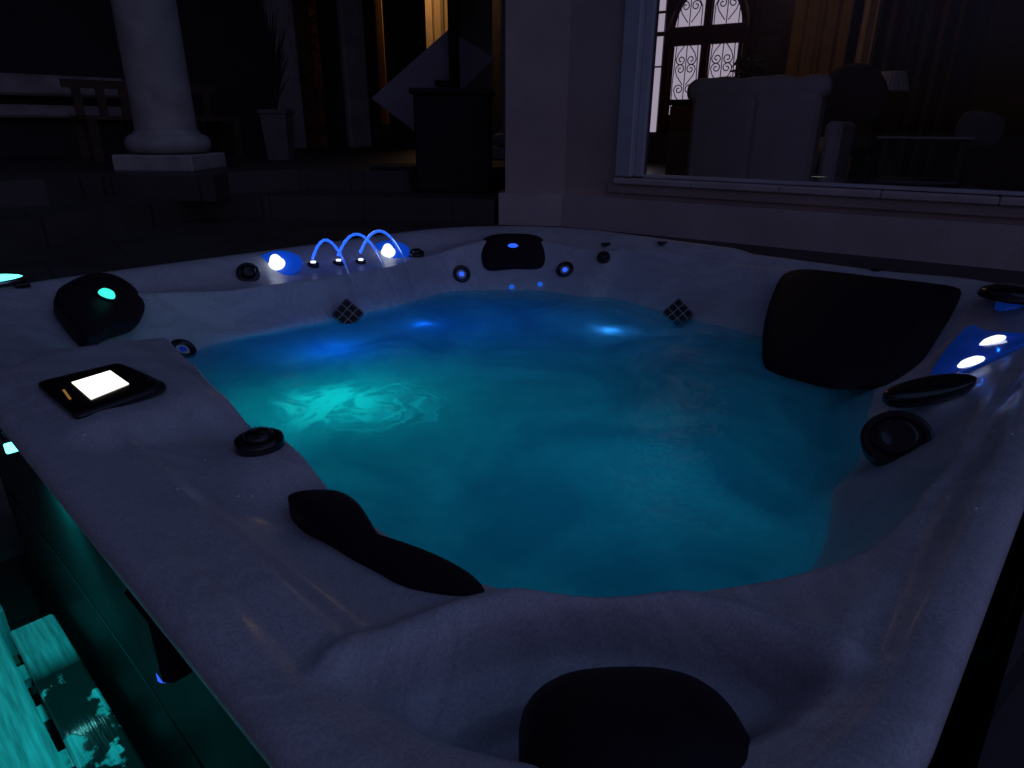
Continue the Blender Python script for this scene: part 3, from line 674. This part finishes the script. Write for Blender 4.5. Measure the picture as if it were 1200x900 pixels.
# room shell behind the window
R0,R1,RD=-2.9,3.7,5.4; FZ=-.02; CZ=2.88
def wprism(pts,z0,z1,name,m):
    return MB().prism([(W(s,d,0).x,W(s,d,0).y) for s,d in pts],z0,z1).build(name,m,house)
plan=[(-.28,.262),(R1,.262),(R1,RD),(-2.62,RD)]
wprism(plan,FZ-.1,FZ,'interior_floor',mat('interior_floor_tile',(.12,.07,.05),.3,noise_scale=2,noise_amt=.3))
wprism(plan,CZ,CZ+.2,'ceiling',ROOMW)
wprism([(-.38,.262),(-.28,.262),(-2.62,RD),(-2.72,RD)],FZ,CZ-.002,'interior_wall',ROOMW); wprism([(R1,.262),(R1+.1,.262),(R1+.1,RD),(R1,RD)],FZ,CZ-.002,'interior_wall',ROOMW); wprism([(-2.72,RD),(R1+.1,RD),(R1+.1,RD+.1),(-2.72,RD+.1)],FZ,CZ-.002,'interior_wall',ROOMW)
wprism([(-.40,-.06),(S_END+.3,-.06),(S_END+.3,RD+.3),(-2.8,RD+.3)],HT+.002,HT+.14,'roof',BROWN)
# arched double door with lit glass and ironwork
DD=5.0
mb=MB(); wbox(mb,-2.15,-.0,DD-.03,DD+.05,FZ,2.35); door=mb.build('arched_door',DWOOD,house)
mb=MB()
wbox(mb,-1.50,-1.41,DD-.07,DD-.03,FZ,2.1,.01); wbox(mb,-.56,-.48,DD-.07,DD-.03,FZ,2.1,.01); wbox(mb,-1.03,-.95,DD-.075,DD-.03,FZ,2.2,.01)
wbox(mb,-1.42,-1.03,DD-.06,DD-.03,1.305,1.50,.008); wbox(mb,-.95,-.56,DD-.06,DD-.03,1.305,1.50,.008)
arcp=[W(-.99+.47*math.cos(t),DD-.06,1.46+.50*math.sin(t)) for t in np.linspace(0,math.pi,24)]
mb.tube(arcp,.035,8); mb.build('door_moulding',DWOOD,door)
def wplate(pts,d0,d1,name,m,par):
    n=len(pts); V=[W(s,d0,z) for s,z in pts]+[W(s,d1,z) for s,z in pts]
    return mk(name,V,[tuple(range(n)),tuple(range(n,2*n))]+[(i,(i+1)%n,n+(i+1)%n,n+i) for i in range(n)],m,par)
cS,rA,zA=-.99,.44,1.46
for sg in (-1,1):
    lo=[(cS+sg*.055,1.505),(cS+sg*rA*.88,1.505)]
    ar=[(cS+sg*rA*.88*math.cos(t),zA+rA*math.sin(t)) for t in np.linspace(.12,math.acos(.055/(rA*.88)),14)]
    pu=wplate(lo+ar,DD-.036,DD-.0305,'lit_pane',LITG,door)
    pl=wplate([(cS+sg*.06,.55),(cS+sg*.375,.55),(cS+sg*.375,1.30),(cS+sg*.06,1.30)],DD-.036,DD-.0305,'lit_pane',LITG,door)
    ir=MB()
    def spiral(c,r,a0,turns,dirn,z=DD-.05):
        return [W(c[0]+r*(1-.8*k/30)*math.cos(a0+dirn*turns*2*math.pi*k/30),z,c[1]+r*(1-.8*k/30)*math.sin(a0+dirn*turns*2*math.pi*k/30)) for k in range(31)]
    for zc,flip in ((1.0,1),(1.66,1),(1.2,-1),(.78,1)):
        cx=cS+sg*.215
        for q in (-1,1):
            ir.tube(spiral((cx+q*.062,zc+.05*flip),.058,math.pi/2-q*math.pi/2,1.35,q*flip),.0065,5)
            ir.tube([W(cx+q*.02,DD-.05,zc-.12*flip),W(cx+q*.10,DD-.05,zc-.02*flip),W(cx+q*.125,DD-.05,zc+.05*flip)],.006,5)
    ir.tube([W(cS+sg*.215,DD-.05,.55),W(cS+sg*.215,DD-.05,1.36)],.006,5); ir.tube([W(cS+sg*.215,DD-.05,1.505),W(cS+sg*.215,DD-.05,1.84)],.006,5)
    for q in (-.14,.14):
        ir.tube([W(cS+sg*.215+q,DD-.05,.55),W(cS+sg*.215+q*1.05,DD-.05,.9),W(cS+sg*.215+q*.9,DD-.05,1.36)],.006,5)
        ir.tube([W(cS+sg*.215+q,DD-.05,1.505),W(cS+sg*.215+q*1.0,DD-.05,1.7),W(cS+sg*.215+q*.75,DD-.05,1.76)],.006,5)
    ir.build('ironwork',IRON,door)
sl=MB()
for z0,z1 in ((.35,1.08),(1.10,1.42),(1.47,1.66),(1.69,2.2)): wbox(sl,-1.71,-1.52,DD-.036,DD-.0305,z0,z1)
sl.build('side_light',LITG,door)
arc_o=[(cS-.545*math.cos(t),1.46+.56*math.sin(t)) for t in np.linspace(.05,1.1,12)]
wplate(arc_o+[(arc_o[-1][0],2.2),(-1.50,2.2),(-1.50,1.62)] if 0 else [p for p in arc_o if p[0]>-1.50]+[(arc_o[-1][0],2.2),(-1.50,2.2)],DD-.036,DD-.0305,'side_light',LITG,door)
sl=MB()
for z0,z1 in ((.35,1.35),(1.40,2.2)): wbox(sl,-.40,-.16,DD-.036,DD-.0305,z0,z1)
sl.build('side_light',mat('dim_glass',(.10,.08,.10),.3,noise_scale=3,noise_amt=.2),door)

# furniture in the room
def rooted(name,s,d,z,label,cat,group=None): return empty(name,W(s,d,z),label,cat,group)
so=rooted('sofa',.65,1.5,FZ,'pale slipcovered sofa seen from behind through the window','sofa')
mb=MB(); wbox(mb,.275,.671,1.15,1.35,FZ+.05,.60,.03); wbox(mb,.674,1.06,1.15,1.35,FZ+.05,.60,.03); mb.build('backrest',FABRIC,so)
mb=MB()
mb.tube([W(s,1.23,.635+.006*math.sin(s*19)) for s in np.linspace(.225,1.09,26)],[.045]+[.07+.004*math.sin(k*1.3) for k in range(24)]+[.04],12); mb.build('top_roll',FABRIC,so,True)
mb=MB(); wbox(mb,.30,1.04,1.355,1.95,FZ+.05,.35,.05); mb.build('seat',FABRIC,so)
for s in (.20,1.07): mb=MB(); wbox(mb,s,s+.1,1.36,1.9,FZ+.05,.45,.04); mb.build('arm',FABRIC,so)
cab=rooted('wooden_cabinet',.02,1.9,FZ,'brown wooden cabinet at the left end of the pale sofa','cabinet')
mb=MB(); wbox(mb,-.10,.10,1.75,2.2,FZ+.06,.56,.01); mb.build('body',CURT,cab); mb=MB(); wbox(mb,-.13,.13,1.72,2.23,.562,.60,.012); mb.build('top',BROWN,cab)
mb=MB(); wbox(mb,-.09,.09,1.76,2.19,FZ,FZ+.058); mb.build('plinth',BROWN,cab)
ch=rooted('round_armchair',1.0,2.6,FZ,'dark round-backed armchair behind the right end of the pale sofa','armchair')
mb=MB(); mb.lathe([(.0,.0),(.18,.01),(.255,.06),(.26,.10),(.23,.13),(0,.14)],frame(W(1.0,2.65,.60),-WN,(0,0,1)),32); mb.build('backrest',mat('grey_upholstery',(.11,.10,.11),.9,noise_scale=20,noise_amt=.2),ch,True)
mb=MB(); wbox(mb,.72,1.28,2.2,2.75,.22,.42,.06); mb.build('seat',BROWN,ch)
for s in (.76,1.24):
    for d in (2.25,2.7): MB().tube([W(s,d,FZ),W(s,d,.23)],.022,8).build('leg',BROWN,ch)
ct=rooted('coffee_table',1.6,1.6,FZ,'low coffee table with a bright glass top edge behind the window','coffee table')
mb=MB(); wbox(mb,1.36,1.86,1.45,2.0,.352,.364,.003); mb.build('glass_top',mat('glass_edge',(.75,.8,.8),.1,noise_scale=4,noise_amt=.1),ct)
mb=MB(); wbox(mb,1.39,1.83,1.48,1.97,.10,.112,.003); mb.build('shelf',mat('glass_shelf',(.3,.3,.3),.15,noise_scale=4,noise_amt=.1),ct)
for s in (1.41,1.81):
    for d in (1.5,1.95): mb=MB(); wbox(mb,s-.018,s+.018,d-.018,d+.018,FZ,.350); mb.build('leg',BROWN,ct)
ac=rooted('armchair',2.15,1.8,FZ,'dark red armchair with a grey cushion at the right side of the window','armchair')
RED=mat('red_upholstery',(.10,.035,.03),.85,noise_scale=12,noise_amt=.3)
mb=MB(); wbox(mb,1.80,2.6,1.5,2.2,FZ+.05,.30,.05); mb.build('seat',RED,ac); mb=MB(); wbox(mb,2.25,2.75,1.25,2.3,.25,.68,.09); mb.build('backrest',RED,ac)
cu=cushion('cushion',[W(1.77,1.55,.34),W(1.96,1.55,.32),W(1.97,1.55,.47),W(1.78,1.55,.50)],-WN,.04,.04,mat('grey_cushion',(.30,.28,.29),.9,noise_scale=8,noise_amt=.2),None)
tag(cu,'grey square cushion leaning on the dark red armchair','cushion')
lp=rooted('table_lamp',1.05,3.1,FZ,'small table lamp with a pleated shade beside the round-backed armchair','lamp')
def pleated(c,r0,r1,h):
    V=[];n=48
    for i in range(n):
        a=2*math.pi*i/n; k=1+.06*(i%2)
        V+= [(c.x+r0*k*math.cos(a),c.y+r0*k*math.sin(a),c.z),(c.x+r1*k*math.cos(a),c.y+r1*k*math.sin(a),c.z+h)]
    return V,[(2*i,2*((i+1)%n),2*((i+1)%n)+1,2*i+1) for i in range(n)]
v,f=pleated(W(1.22,2.95,.68),.13,.08,.14); mk('lamp_shade',v,f,FABRIC,lp); MB().tube([W(1.22,2.95,.42),W(1.22,2.95,.72)],.015,8).build('stem',BROWN,lp)
mb=MB(); wbox(mb,1.05,1.42,2.85,3.15,FZ,.42,.01); mb.build('stand',BROWN,lp)
def curtain(name,p0,p1,z0,z1,m,label,amp=.05,waves=5,group=None):
    p0,p1=Vector(p0),Vector(p1); d=(p1-p0); L=d.length; d/=L; nn=Vector((-d.y,d.x,0)); n=60; V=[]
    for side in (0,.012):
        for z in (z0,z1):
            for i in range(n+1):
                u=i/n; k=amp*math.sin(u*waves*2*math.pi)+amp*.4*math.sin(u*waves*4.4*math.pi+1); q=p0+d*(L*u)+nn*(k+side); V.append((q.x,q.y,z))
    m1=n+1; F=[]
    for i in range(n):
        F+=[(i,i+1,m1+i+1,m1+i),(2*m1+i,3*m1+i,3*m1+i+1,2*m1+i+1),(i,2*m1+i,2*m1+i+1,i+1),(m1+i,m1+i+1,3*m1+i+1,3*m1+i)]
    F+=[(0,m1,3*m1,2*m1),(n,2*m1+n,3*m1+n,m1+n)]
    o=mk(name,V,F,m,None,True); autosmooth(o,60); tag(o,label,'curtain',group); return o
curtain('curtain',W(.12,4.2,0),W(.66,4.2,0),FZ,2.4,CURT,'golden brown curtain hanging in the room to the right of the arched door',.018,4)
curtain('curtain',W(.78,3.9,0),W(.93,3.9,0),FZ,2.4,mat('highlight_strip',(.75,.55,.35),.8,noise_scale=5,noise_amt=.15),'narrow pale strip coloured as the highlight between the golden and the violet curtain',.02,2)  # pale colour stands in for a bright highlight beside the gold curtain
curtain('curtain',W(1.02,3.6,0),W(1.75,3.2,0),FZ,2.4,mat('violet_curtain',(.12,.08,.09),.85,noise_scale=5,noise_amt=.3),'dull violet brown curtain hanging over the coffee table end of the room',.03,6)

# ---------------------------------------------------------------- porch
def sheer(name,col):
    m=mat(name,col,.85,noise_scale=11,noise_amt=.8,dist=1.5); nt=m.node_tree; p=nt.nodes['Principled BSDF']; o=nt.nodes['Material Output']
    tr=nt.nodes.new('ShaderNodeBsdfTranslucent'); x=nt.nodes.new('ShaderNodeMixShader'); x.inputs[0].default_value=.6
    src=p.inputs['Base Color'].links[0].from_socket; nt.links.new(src,tr.inputs[0]); nt.links.new(p.outputs[0],x.inputs[1]); nt.links.new(tr.outputs[0],x.inputs[2]); nt.links.new(x.outputs[0],o.inputs[0]); return m
DIMC=sheer('dim_curtain',(.55,.30,.17))
porch=empty('porch',(2,6,.14),'dark covered porch wing of the house with glazed doors behind the columns','porch')
b0=6.0
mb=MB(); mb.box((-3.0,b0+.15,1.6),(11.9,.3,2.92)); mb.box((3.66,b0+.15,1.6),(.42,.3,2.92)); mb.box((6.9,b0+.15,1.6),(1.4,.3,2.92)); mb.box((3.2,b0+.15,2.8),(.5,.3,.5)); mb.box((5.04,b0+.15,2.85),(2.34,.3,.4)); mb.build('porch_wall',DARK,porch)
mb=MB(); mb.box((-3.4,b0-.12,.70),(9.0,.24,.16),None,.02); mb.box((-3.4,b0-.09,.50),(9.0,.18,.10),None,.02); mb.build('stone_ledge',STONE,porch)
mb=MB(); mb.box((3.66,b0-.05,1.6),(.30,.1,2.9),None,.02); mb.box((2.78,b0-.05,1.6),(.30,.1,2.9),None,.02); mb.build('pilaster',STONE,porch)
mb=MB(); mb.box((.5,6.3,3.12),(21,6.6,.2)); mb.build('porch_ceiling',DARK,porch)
# glazed doors: dark leaves with gaps onto the lit room
mb=MB()
for a0,a1 in ((3.86,4.08),(4.43,4.86)): mb.box(((a0+a1)/2,b0+.1,1.35),(a1-a0,.08,2.42))
mb.box((5.70,b0+.1,1.35),(.72,.08,2.42)); mb.box((4.335,b0+.11,1.35),(.16,.05,2.42)); mb.box((5.0,b0+.1,.28),(2.3,.085,.28)); mb.build('glazed_door',BROWN,porch)
mb=MB(); mb.box((5.3,9.0,1.4),(5.6,.1,3)); mb.box((2.45,7.6,1.4),(.1,2.7,3)); mb.box((8.1,7.6,1.4),(.1,2.7,3)); mb.build('inner_wall',WARMW,porch)
mb=MB(); mb.box((5.3,7.65,.10),(5.6,2.6,.1)); mb.box((5.3,7.65,2.75),(5.6,2.6,.1)); mb.build('inner_floor',BROWN,porch)
mb=MB(); mb.box((6.30,7.0,.95),(.10,.10,1.1)); 
for k in range(14): mb.box((6.30,6.99,.45+k*.08),(.13,.13,.03))
mb.build('wicker_post',WARMW,porch)
pf=tag(MB().box((5.98,8.93,1.95),(.34,.04,.42),None,.008).build('framed_picture',BROWN),'small dark framed picture on the lit wall inside the porch doors','picture')
curtain('curtain',(2.86,6.38,0),(3.60,6.38,0),.15,2.6,DIMC,'dim brown curtain behind the narrow porch window',.035,3)

curtain('curtain',(4.70,7.0,0),(5.10,7.0,0),.15,2.6,WARMW,'curtain added behind the left gap of the porch doors to catch warm lamplight',.03,4)  # added cloth near the lamp so the left door gap looks lit
curtain('curtain',(5.55,7.15,0),(6.50,7.15,0),.15,2.6,mat('light_catch_curtain',(.80,.58,.34),.85,noise_scale=5,noise_amt=.2),'cream curtain added inside the porch doors to catch lamplight above the tilted canopy',.04,5)  # also added, a bright surface for the lamp to show in the wider gap
def column(x,y,r,label,z0=.14):
    c=empty('stone_column',(x,y,z0),label,'column','stone columns of the porch')
    mb=MB(); mb.lathe([(r,.235),(r*.985,.8),(r*.95,1.7),(r*.90,2.65),(r*.98,2.70),(r*.98,2.74)],Matrix.Translation((x,y,z0)),48); autosmooth(mb.build('shaft',STONE,c,True),50)
    mb=MB(); prof=[(r*1.05,.10)]+[(r*1.08+.055*math.sin(t),.155-.055*math.cos(t)) for t in np.linspace(.1,math.pi-.1,12)]+[(r*1.10,.212),(r*1.02,.234)]
    mb.lathe(prof,Matrix.Translation((x,y,z0)),48); autosmooth(mb.build('base_ring',STONE,c,True),50)
    s=r*2.75; a=math.radians(45-3)
    MB().box((x,y,z0+.048),(s,s,.096),Matrix.Rotation(a,3,'Z'),.01).build('plinth',STONE,c)
    mb=MB(); mb.lathe([(r*1.0,2.74),(r*1.25,2.84),(r*1.25,2.88)],Matrix.Translation((x,y,z0)),40); mb.build('capital',STONE,c)
    return c
column(.49,3.42,.175,'thick round stone column on a square plinth at the front of the dark porch')
column(3.42,3.06,.22,'round stone column half hidden behind the corner of the house wall')
hp=empty('house_plant',W(-.05,3.6,FZ),'dark bushy house plant standing before the arched door behind the sofa','plant')
mb=MB(); rr=random.Random(9)
for k in range(260):
    d_=Vector((rr.gauss(0,1),rr.gauss(0,1),rr.gauss(0,.8))).normalized()*(.20*rr.random()**.4); c_=W(-.05,3.6,.86)+d_; s_=rr.uniform(.03,.06); u=Vector((rr.gauss(0,1),rr.gauss(0,1),rr.gauss(0,1))).normalized(); w_=u.orthogonal().normalized()
    mb.add([c_-u*s_,c_+w_*s_*.4,c_+u*s_,c_-w_*s_*.4],[(0,1,2,3)])
mb.build('foliage',mat('plant_leaves',(.03,.04,.025),.6,noise_scale=9,noise_amt=.4),hp)
MB().lathe([(.10,0),(.15,.42),(.16,.44),(.14,.44)],Matrix.Translation(W(-.05,3.6,FZ)),24).build('pot',BROWN,hp,True)
MB().tube([W(-.05,3.6,.40),W(-.05,3.6,.85)],.015,8).build('stem',BROWN,hp)
# planter, bench, cabinet with pole, tilted board
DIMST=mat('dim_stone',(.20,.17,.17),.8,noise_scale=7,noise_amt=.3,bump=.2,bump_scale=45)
pl=empty('planter',(1.66,4.19,.14),'pale square planter tapering to its foot beside the dark bench','planter')
def taper(c,w0,w1,z0,z1,rot):
    M=Matrix.Rotation(rot,3,'Z'); V=[Vector(c)+M@Vector((x*w/2,y*w/2,0))+Vector((0,0,z)) for w,z in ((w0,z0),(w1,z1)) for x,y in ((-1,-1),(1,-1),(1,1),(-1,1))]
    return V,[(3,2,1,0),(4,5,6,7)]+[(i,(i+1)%4,4+(i+1)%4,4+i) for i in range(4)]
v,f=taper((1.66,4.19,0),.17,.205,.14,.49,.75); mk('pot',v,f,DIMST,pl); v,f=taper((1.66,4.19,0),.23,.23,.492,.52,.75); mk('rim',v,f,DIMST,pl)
mb=MB(); rr=random.Random(5)
for k in range(60):
    a=rr.uniform(0,6.28); L=rr.uniform(.25,.75); sp=rr.uniform(.02,.15); p=Vector((1.66,4.19,.49)); pts=[p+Vector((math.cos(a)*sp*u*u,math.sin(a)*sp*u*u,L*u)) for u in np.linspace(0,1,6)]
    mb.tube(pts,[.008,.012,.013,.011,.007,.002],4)
mb.build('foliage',mat('dark_leaves',(.012,.018,.011),.6,noise_scale=9,noise_amt=.4),pl)
be=empty('garden_bench',(1.1,5.0,.14),'dark slatted bench standing against the porch wall','bench')
mb=MB()
for k in range(7): mb.box((.55+k*.17,5.25,.50),(.06,.03,.36))
mb.box((1.06,5.25,.70),(1.2,.04,.06)); mb.build('backrest',BROWN,be)
mb=MB()
for k in range(4): mb.box((1.06,4.86+k*.1,.45),(1.2,.08,.03))
mb.build('seat',BROWN,be)
for x in (.5,1.62):
    for y in (4.86,5.2): MB().box((x,y,.285),(.06,.06,.29)).build('leg',BROWN,be)
bx=empty('black_cabinet',(1.79,2.20,.015),'matt black cabinet with an overhanging top in front of the parasol pole','cabinet')
MBK=mat('matt_black',(.006,.005,.006),.7,noise_scale=10,noise_amt=.3)
RZ=Matrix.Rotation(math.radians(-47.5),3,'Z')
MB().box((1.79,2.20,.30),(.46,.40,.57),RZ,.012).build('body',MBK,bx); MB().box((1.79,2.20,.60),(.50,.44,.035),RZ,.01).build('top',MBK,bx)
MB().box((1.62,2.52,.09),(.38,.40,.15),RZ,.01).build('step',MBK,bx)
par=empty('parasol',(1.98,2.40,.015),'parasol with black pole and pale canopy tilted on its corner behind the black cabinet','parasol')
MB().tube([(1.98,2.40,.015),(1.98,2.40,2.7)],.035,14).build('pole',MBK,par,True)
MB().tube([(1.98,2.40,.66),(2.0,2.60,.68)],.02,10).build('tilt_bracket',MBK,par,True)
MB().box((1.98,2.44,.045),(.5,.5,.06),None,.01).build('base',MBK,par)
bo=[Vector(q) for q in ((1.708,2.957,0.582),(2.077,2.559,1.003),(2.289,2.33,0.836),(1.921,2.728,0.353))]
nb=(bo[1]-bo[0]).cross(bo[2]-bo[1]).normalized()
if nb.y>0: nb=-nb
nb=nb*.04
mk('canopy',[q for q in bo]+[q-nb for q in bo],[(0,1,2,3),(4,5,6,7),(0,1,5,4),(1,2,6,5),(2,3,7,6),(3,0,4,7)],mat('pale_canopy',(.24,.21,.24),.8,noise_scale=6,noise_amt=.15,bump=.3,bump_scale=25),par)
# round lamp set into the paving
gl=empty('ground_lamp',(-.80,1.81,GZ),'glowing cyan round lamp set on the paving beyond the left corner of the tub','ground lamp')
MB().lathe([(.10,.0),(.10,.012),(.088,.016),(.085,.010)],Matrix.Translation((-.80,1.81,GZ)),36).build('ring',NOZM,gl,True)
MB().lathe([(.084,.010),(.06,.016),(0,.019)],Matrix.Translation((-.80,1.81,GZ)),36).build('lens',emis('ground_lamp_lens',(.12,.95,.82),2.6),gl,True)
# slatted step beside the tub
stp=empty('spa_step',(-1.2,0,PZ),'low slatted wooden step, wet and lit cyan, beside the tub skirt','step')
ZS=-.60
def plank(a0,a1,b0_,b1_,lab=None):
    return MB().box(((a0+a1)/2,(b0_+b1_)/2,ZS-.014),(a1-a0,b1_-b0_,.028),None,.004).build('plank',PLANK,stp,label=lab)
plank(-1.150,-1.070,-.75,.425,'plank next to the tub with a dark puddle')
plank(-1.245,-1.163,-.75,.46); plank(-1.345,-1.257,-.75,.46); plank(-1.445,-1.357,-.75,.46)
for b in np.arange(-.7,.42,.14):
    MB().box((-1.1565,b,ZS-.02),(.0125,.05,.022)).build('spacer',PLANK,stp); MB().box((-1.251,b+.05,ZS-.02),(.0115,.05,.022)).build('spacer',PLANK,stp)
for a in (-1.11,-1.40):
    for b in (-.68,.36): MB().box((a,b,(ZS-.03+PZ)/2),(.06,.06,ZS-.03-PZ)).build('leg',BROWN,stp)
for b in (.36,-.68): MB().box((-1.26,b,ZS-.06),(.24,.03,.06)).build('bearer',BROWN,stp)
tag(MB().box((-1.45,.86,(PZ-.62)/2),(.62,.62,-.62-PZ),None,.01).build('stone_block',STONE),'pale stone block at the end of the slatted step','block')

LP_CYAN=1.1; LP_CYAN2=.95; LP_TEAL=.92; LP_BLUE=.48; LP_SPOT=.25; LP_STEP=10.5; LP_ROOM=3.5; LP_PORCH=9.; LP_LED=.014
SKYTINT=(.74,.68,.88,1); SKYSTR=3.3; SUNSTR=.125

# ---------------------------------------------------------------- light
def lamp(name,kind,loc,col,power,rad=.03,spot=None,target=None,blend=.5):
    d=bpy.data.lights.new(name,kind); d.color=col; d.energy=power
    if kind!='SUN': d.shadow_soft_size=rad
    o=bpy.data.objects.new(name,d); COL.objects.link(o); o.location=loc
    if target is not None: o.rotation_euler=(Vector(target)-Vector(loc)).to_track_quat('-Z','Y').to_euler()
    if spot: d.spot_size=math.radians(spot); d.spot_blend=blend
    return o
CY=(.0,.80,.72); BL=(.01,.16,1.); TEAL=(.0,.42,.74)
lamp('underwater_cyan_lamp','POINT',(-.46,.18,-.40),CY,LP_CYAN,.04)
lamp('underwater_cyan_lamp','POINT',(-.50,.40,-.55),CY,LP_CYAN2,.05)
lamp('underwater_teal_lamp','POINT',(-.25,-.50,-.62),TEAL,LP_TEAL,.06)
lamp('underwater_teal_lamp','POINT',(.25,.0,-.66),TEAL,LP_TEAL*.6,.06)
lamp('underwater_green_lamp','POINT',(.50,-.20,-.46),(.0,.62,.55),LP_TEAL*.5,.05)
lamp('underwater_blue_lamp','POINT',(-.26,.50,-.29),BL,LP_BLUE,.03)
lamp('underwater_blue_lamp','POINT',(.12,.42,-.42),BL,LP_BLUE,.04)
lamp('underwater_blue_lamp','POINT',(.09,.51,-.226),BL,LP_SPOT*.35,.010)
lamp('underwater_blue_lamp','POINT',(.46,.03,-.228),(.10,.35,1.),LP_SPOT*.5,.012)
lamp('underwater_blue_lamp','POINT',(.40,.30,-.50),BL,LP_BLUE*.6,.04)
lamp('underwater_blue_lamp','POINT',(.25,-.45,-.60),(.0,.2,.9),LP_BLUE*.5,.05)
# lamp on the skirt corner throws cyan light down the panels and the step
lamp('corner_lamp_light','SPOT',(-1.085,.105,-.088),(.0,.80,.92),LP_STEP,.012,120,(-1.17,.12,-.65),.9)
lamp('skirt_wash_light','SPOT',(-1.072,.116,-.092),(.02,.8,.75),LP_STEP*.14,.005,38,(-1.048,.10,-.45),.8)
lamp('ground_lamp_light','POINT',(-.80,1.81,GZ+.05),(.05,.8,.75),.05,.03)
for p_ in ((-.157,.93,.03),(.289,.905,.015),(.60,-.925,-.02),(.47,-.905,-.045)): lamp('blue_led_glow','POINT',p_,(.01,.14,1.),LP_LED,.0015)
lamp('room_lamp','POINT',tuple(W(-.2,3.0,2.2)),(1.,.62,.34),LP_ROOM,.15)
lamp('porch_room_lamp','POINT',(5.45,6.62,2.3),(1.,.62,.28),LP_PORCH,.15)
# dusk sky
wd=bpy.data.worlds.new('World'); SC.world=wd; wd.use_nodes=True; nt=wd.node_tree
bg=nt.nodes['Background']; sky=nt.nodes.new('ShaderNodeTexSky'); sky.sky_type='NISHITA'; sky.sun_disc=False
SUN_EL=math.radians(-4); SUN_ROT=math.radians(188)
sky.sun_elevation=SUN_EL; sky.sun_rotation=SUN_ROT; sky.ozone_density=4.; sky.air_density=1.; sky.dust_density=.6
tint=nt.nodes.new('ShaderNodeMixRGB'); tint.blend_type='MULTIPLY'; tint.inputs['Fac'].default_value=1; tint.inputs['Color2'].default_value=SKYTINT
hs=nt.nodes.new('ShaderNodeHueSaturation'); hs.inputs['Saturation'].default_value=.55; nt.links.new(sky.outputs['Color'],hs.inputs['Color']); nt.links.new(hs.outputs['Color'],tint.inputs['Color1']); nt.links.new(tint.outputs['Color'],bg.inputs['Color']); bg.inputs['Strength'].default_value=SKYSTR
s=lamp('sun','SUN',(0,0,8),(.22,.46,1.0),SUNSTR,target=None); s.data.angle=math.radians(60)
s.rotation_euler=(Vector((-.36,.40,-.82))).to_track_quat('-Z','Y').to_euler()

# ---------------------------------------------------------------- camera
cd=bpy.data.cameras.new('camera'); cam=bpy.data.objects.new('camera',cd); COL.objects.link(cam); SC.camera=cam
Fw=Vector((0.68219713,0.63218466,-0.36735492)).normalized(); Up=Vector((0.26509075,0.25438552,0.93006177)); Rt=Fw.cross(Up).normalized(); Up=Rt.cross(Fw)
cam.matrix_world=Matrix(((Rt.x,Up.x,-Fw.x,-1.22945),(Rt.y,Up.y,-Fw.y,-1.10746),(Rt.z,Up.z,-Fw.z,.40862),(0,0,0,1)))
cd.sensor_width=36; cd.lens=22.9577; cd.clip_start=.02; cd.clip_end=400
v=SC.view_settings; v.view_transform='Standard'; v.look='None'; v.exposure=0; v.gamma=1; v.use_curve_mapping=False
SC.cycles.max_bounces=10; SC.cycles.transmission_bounces=8; SC.cycles.use_denoising=True; SC.cycles.sample_clamp_indirect=4.
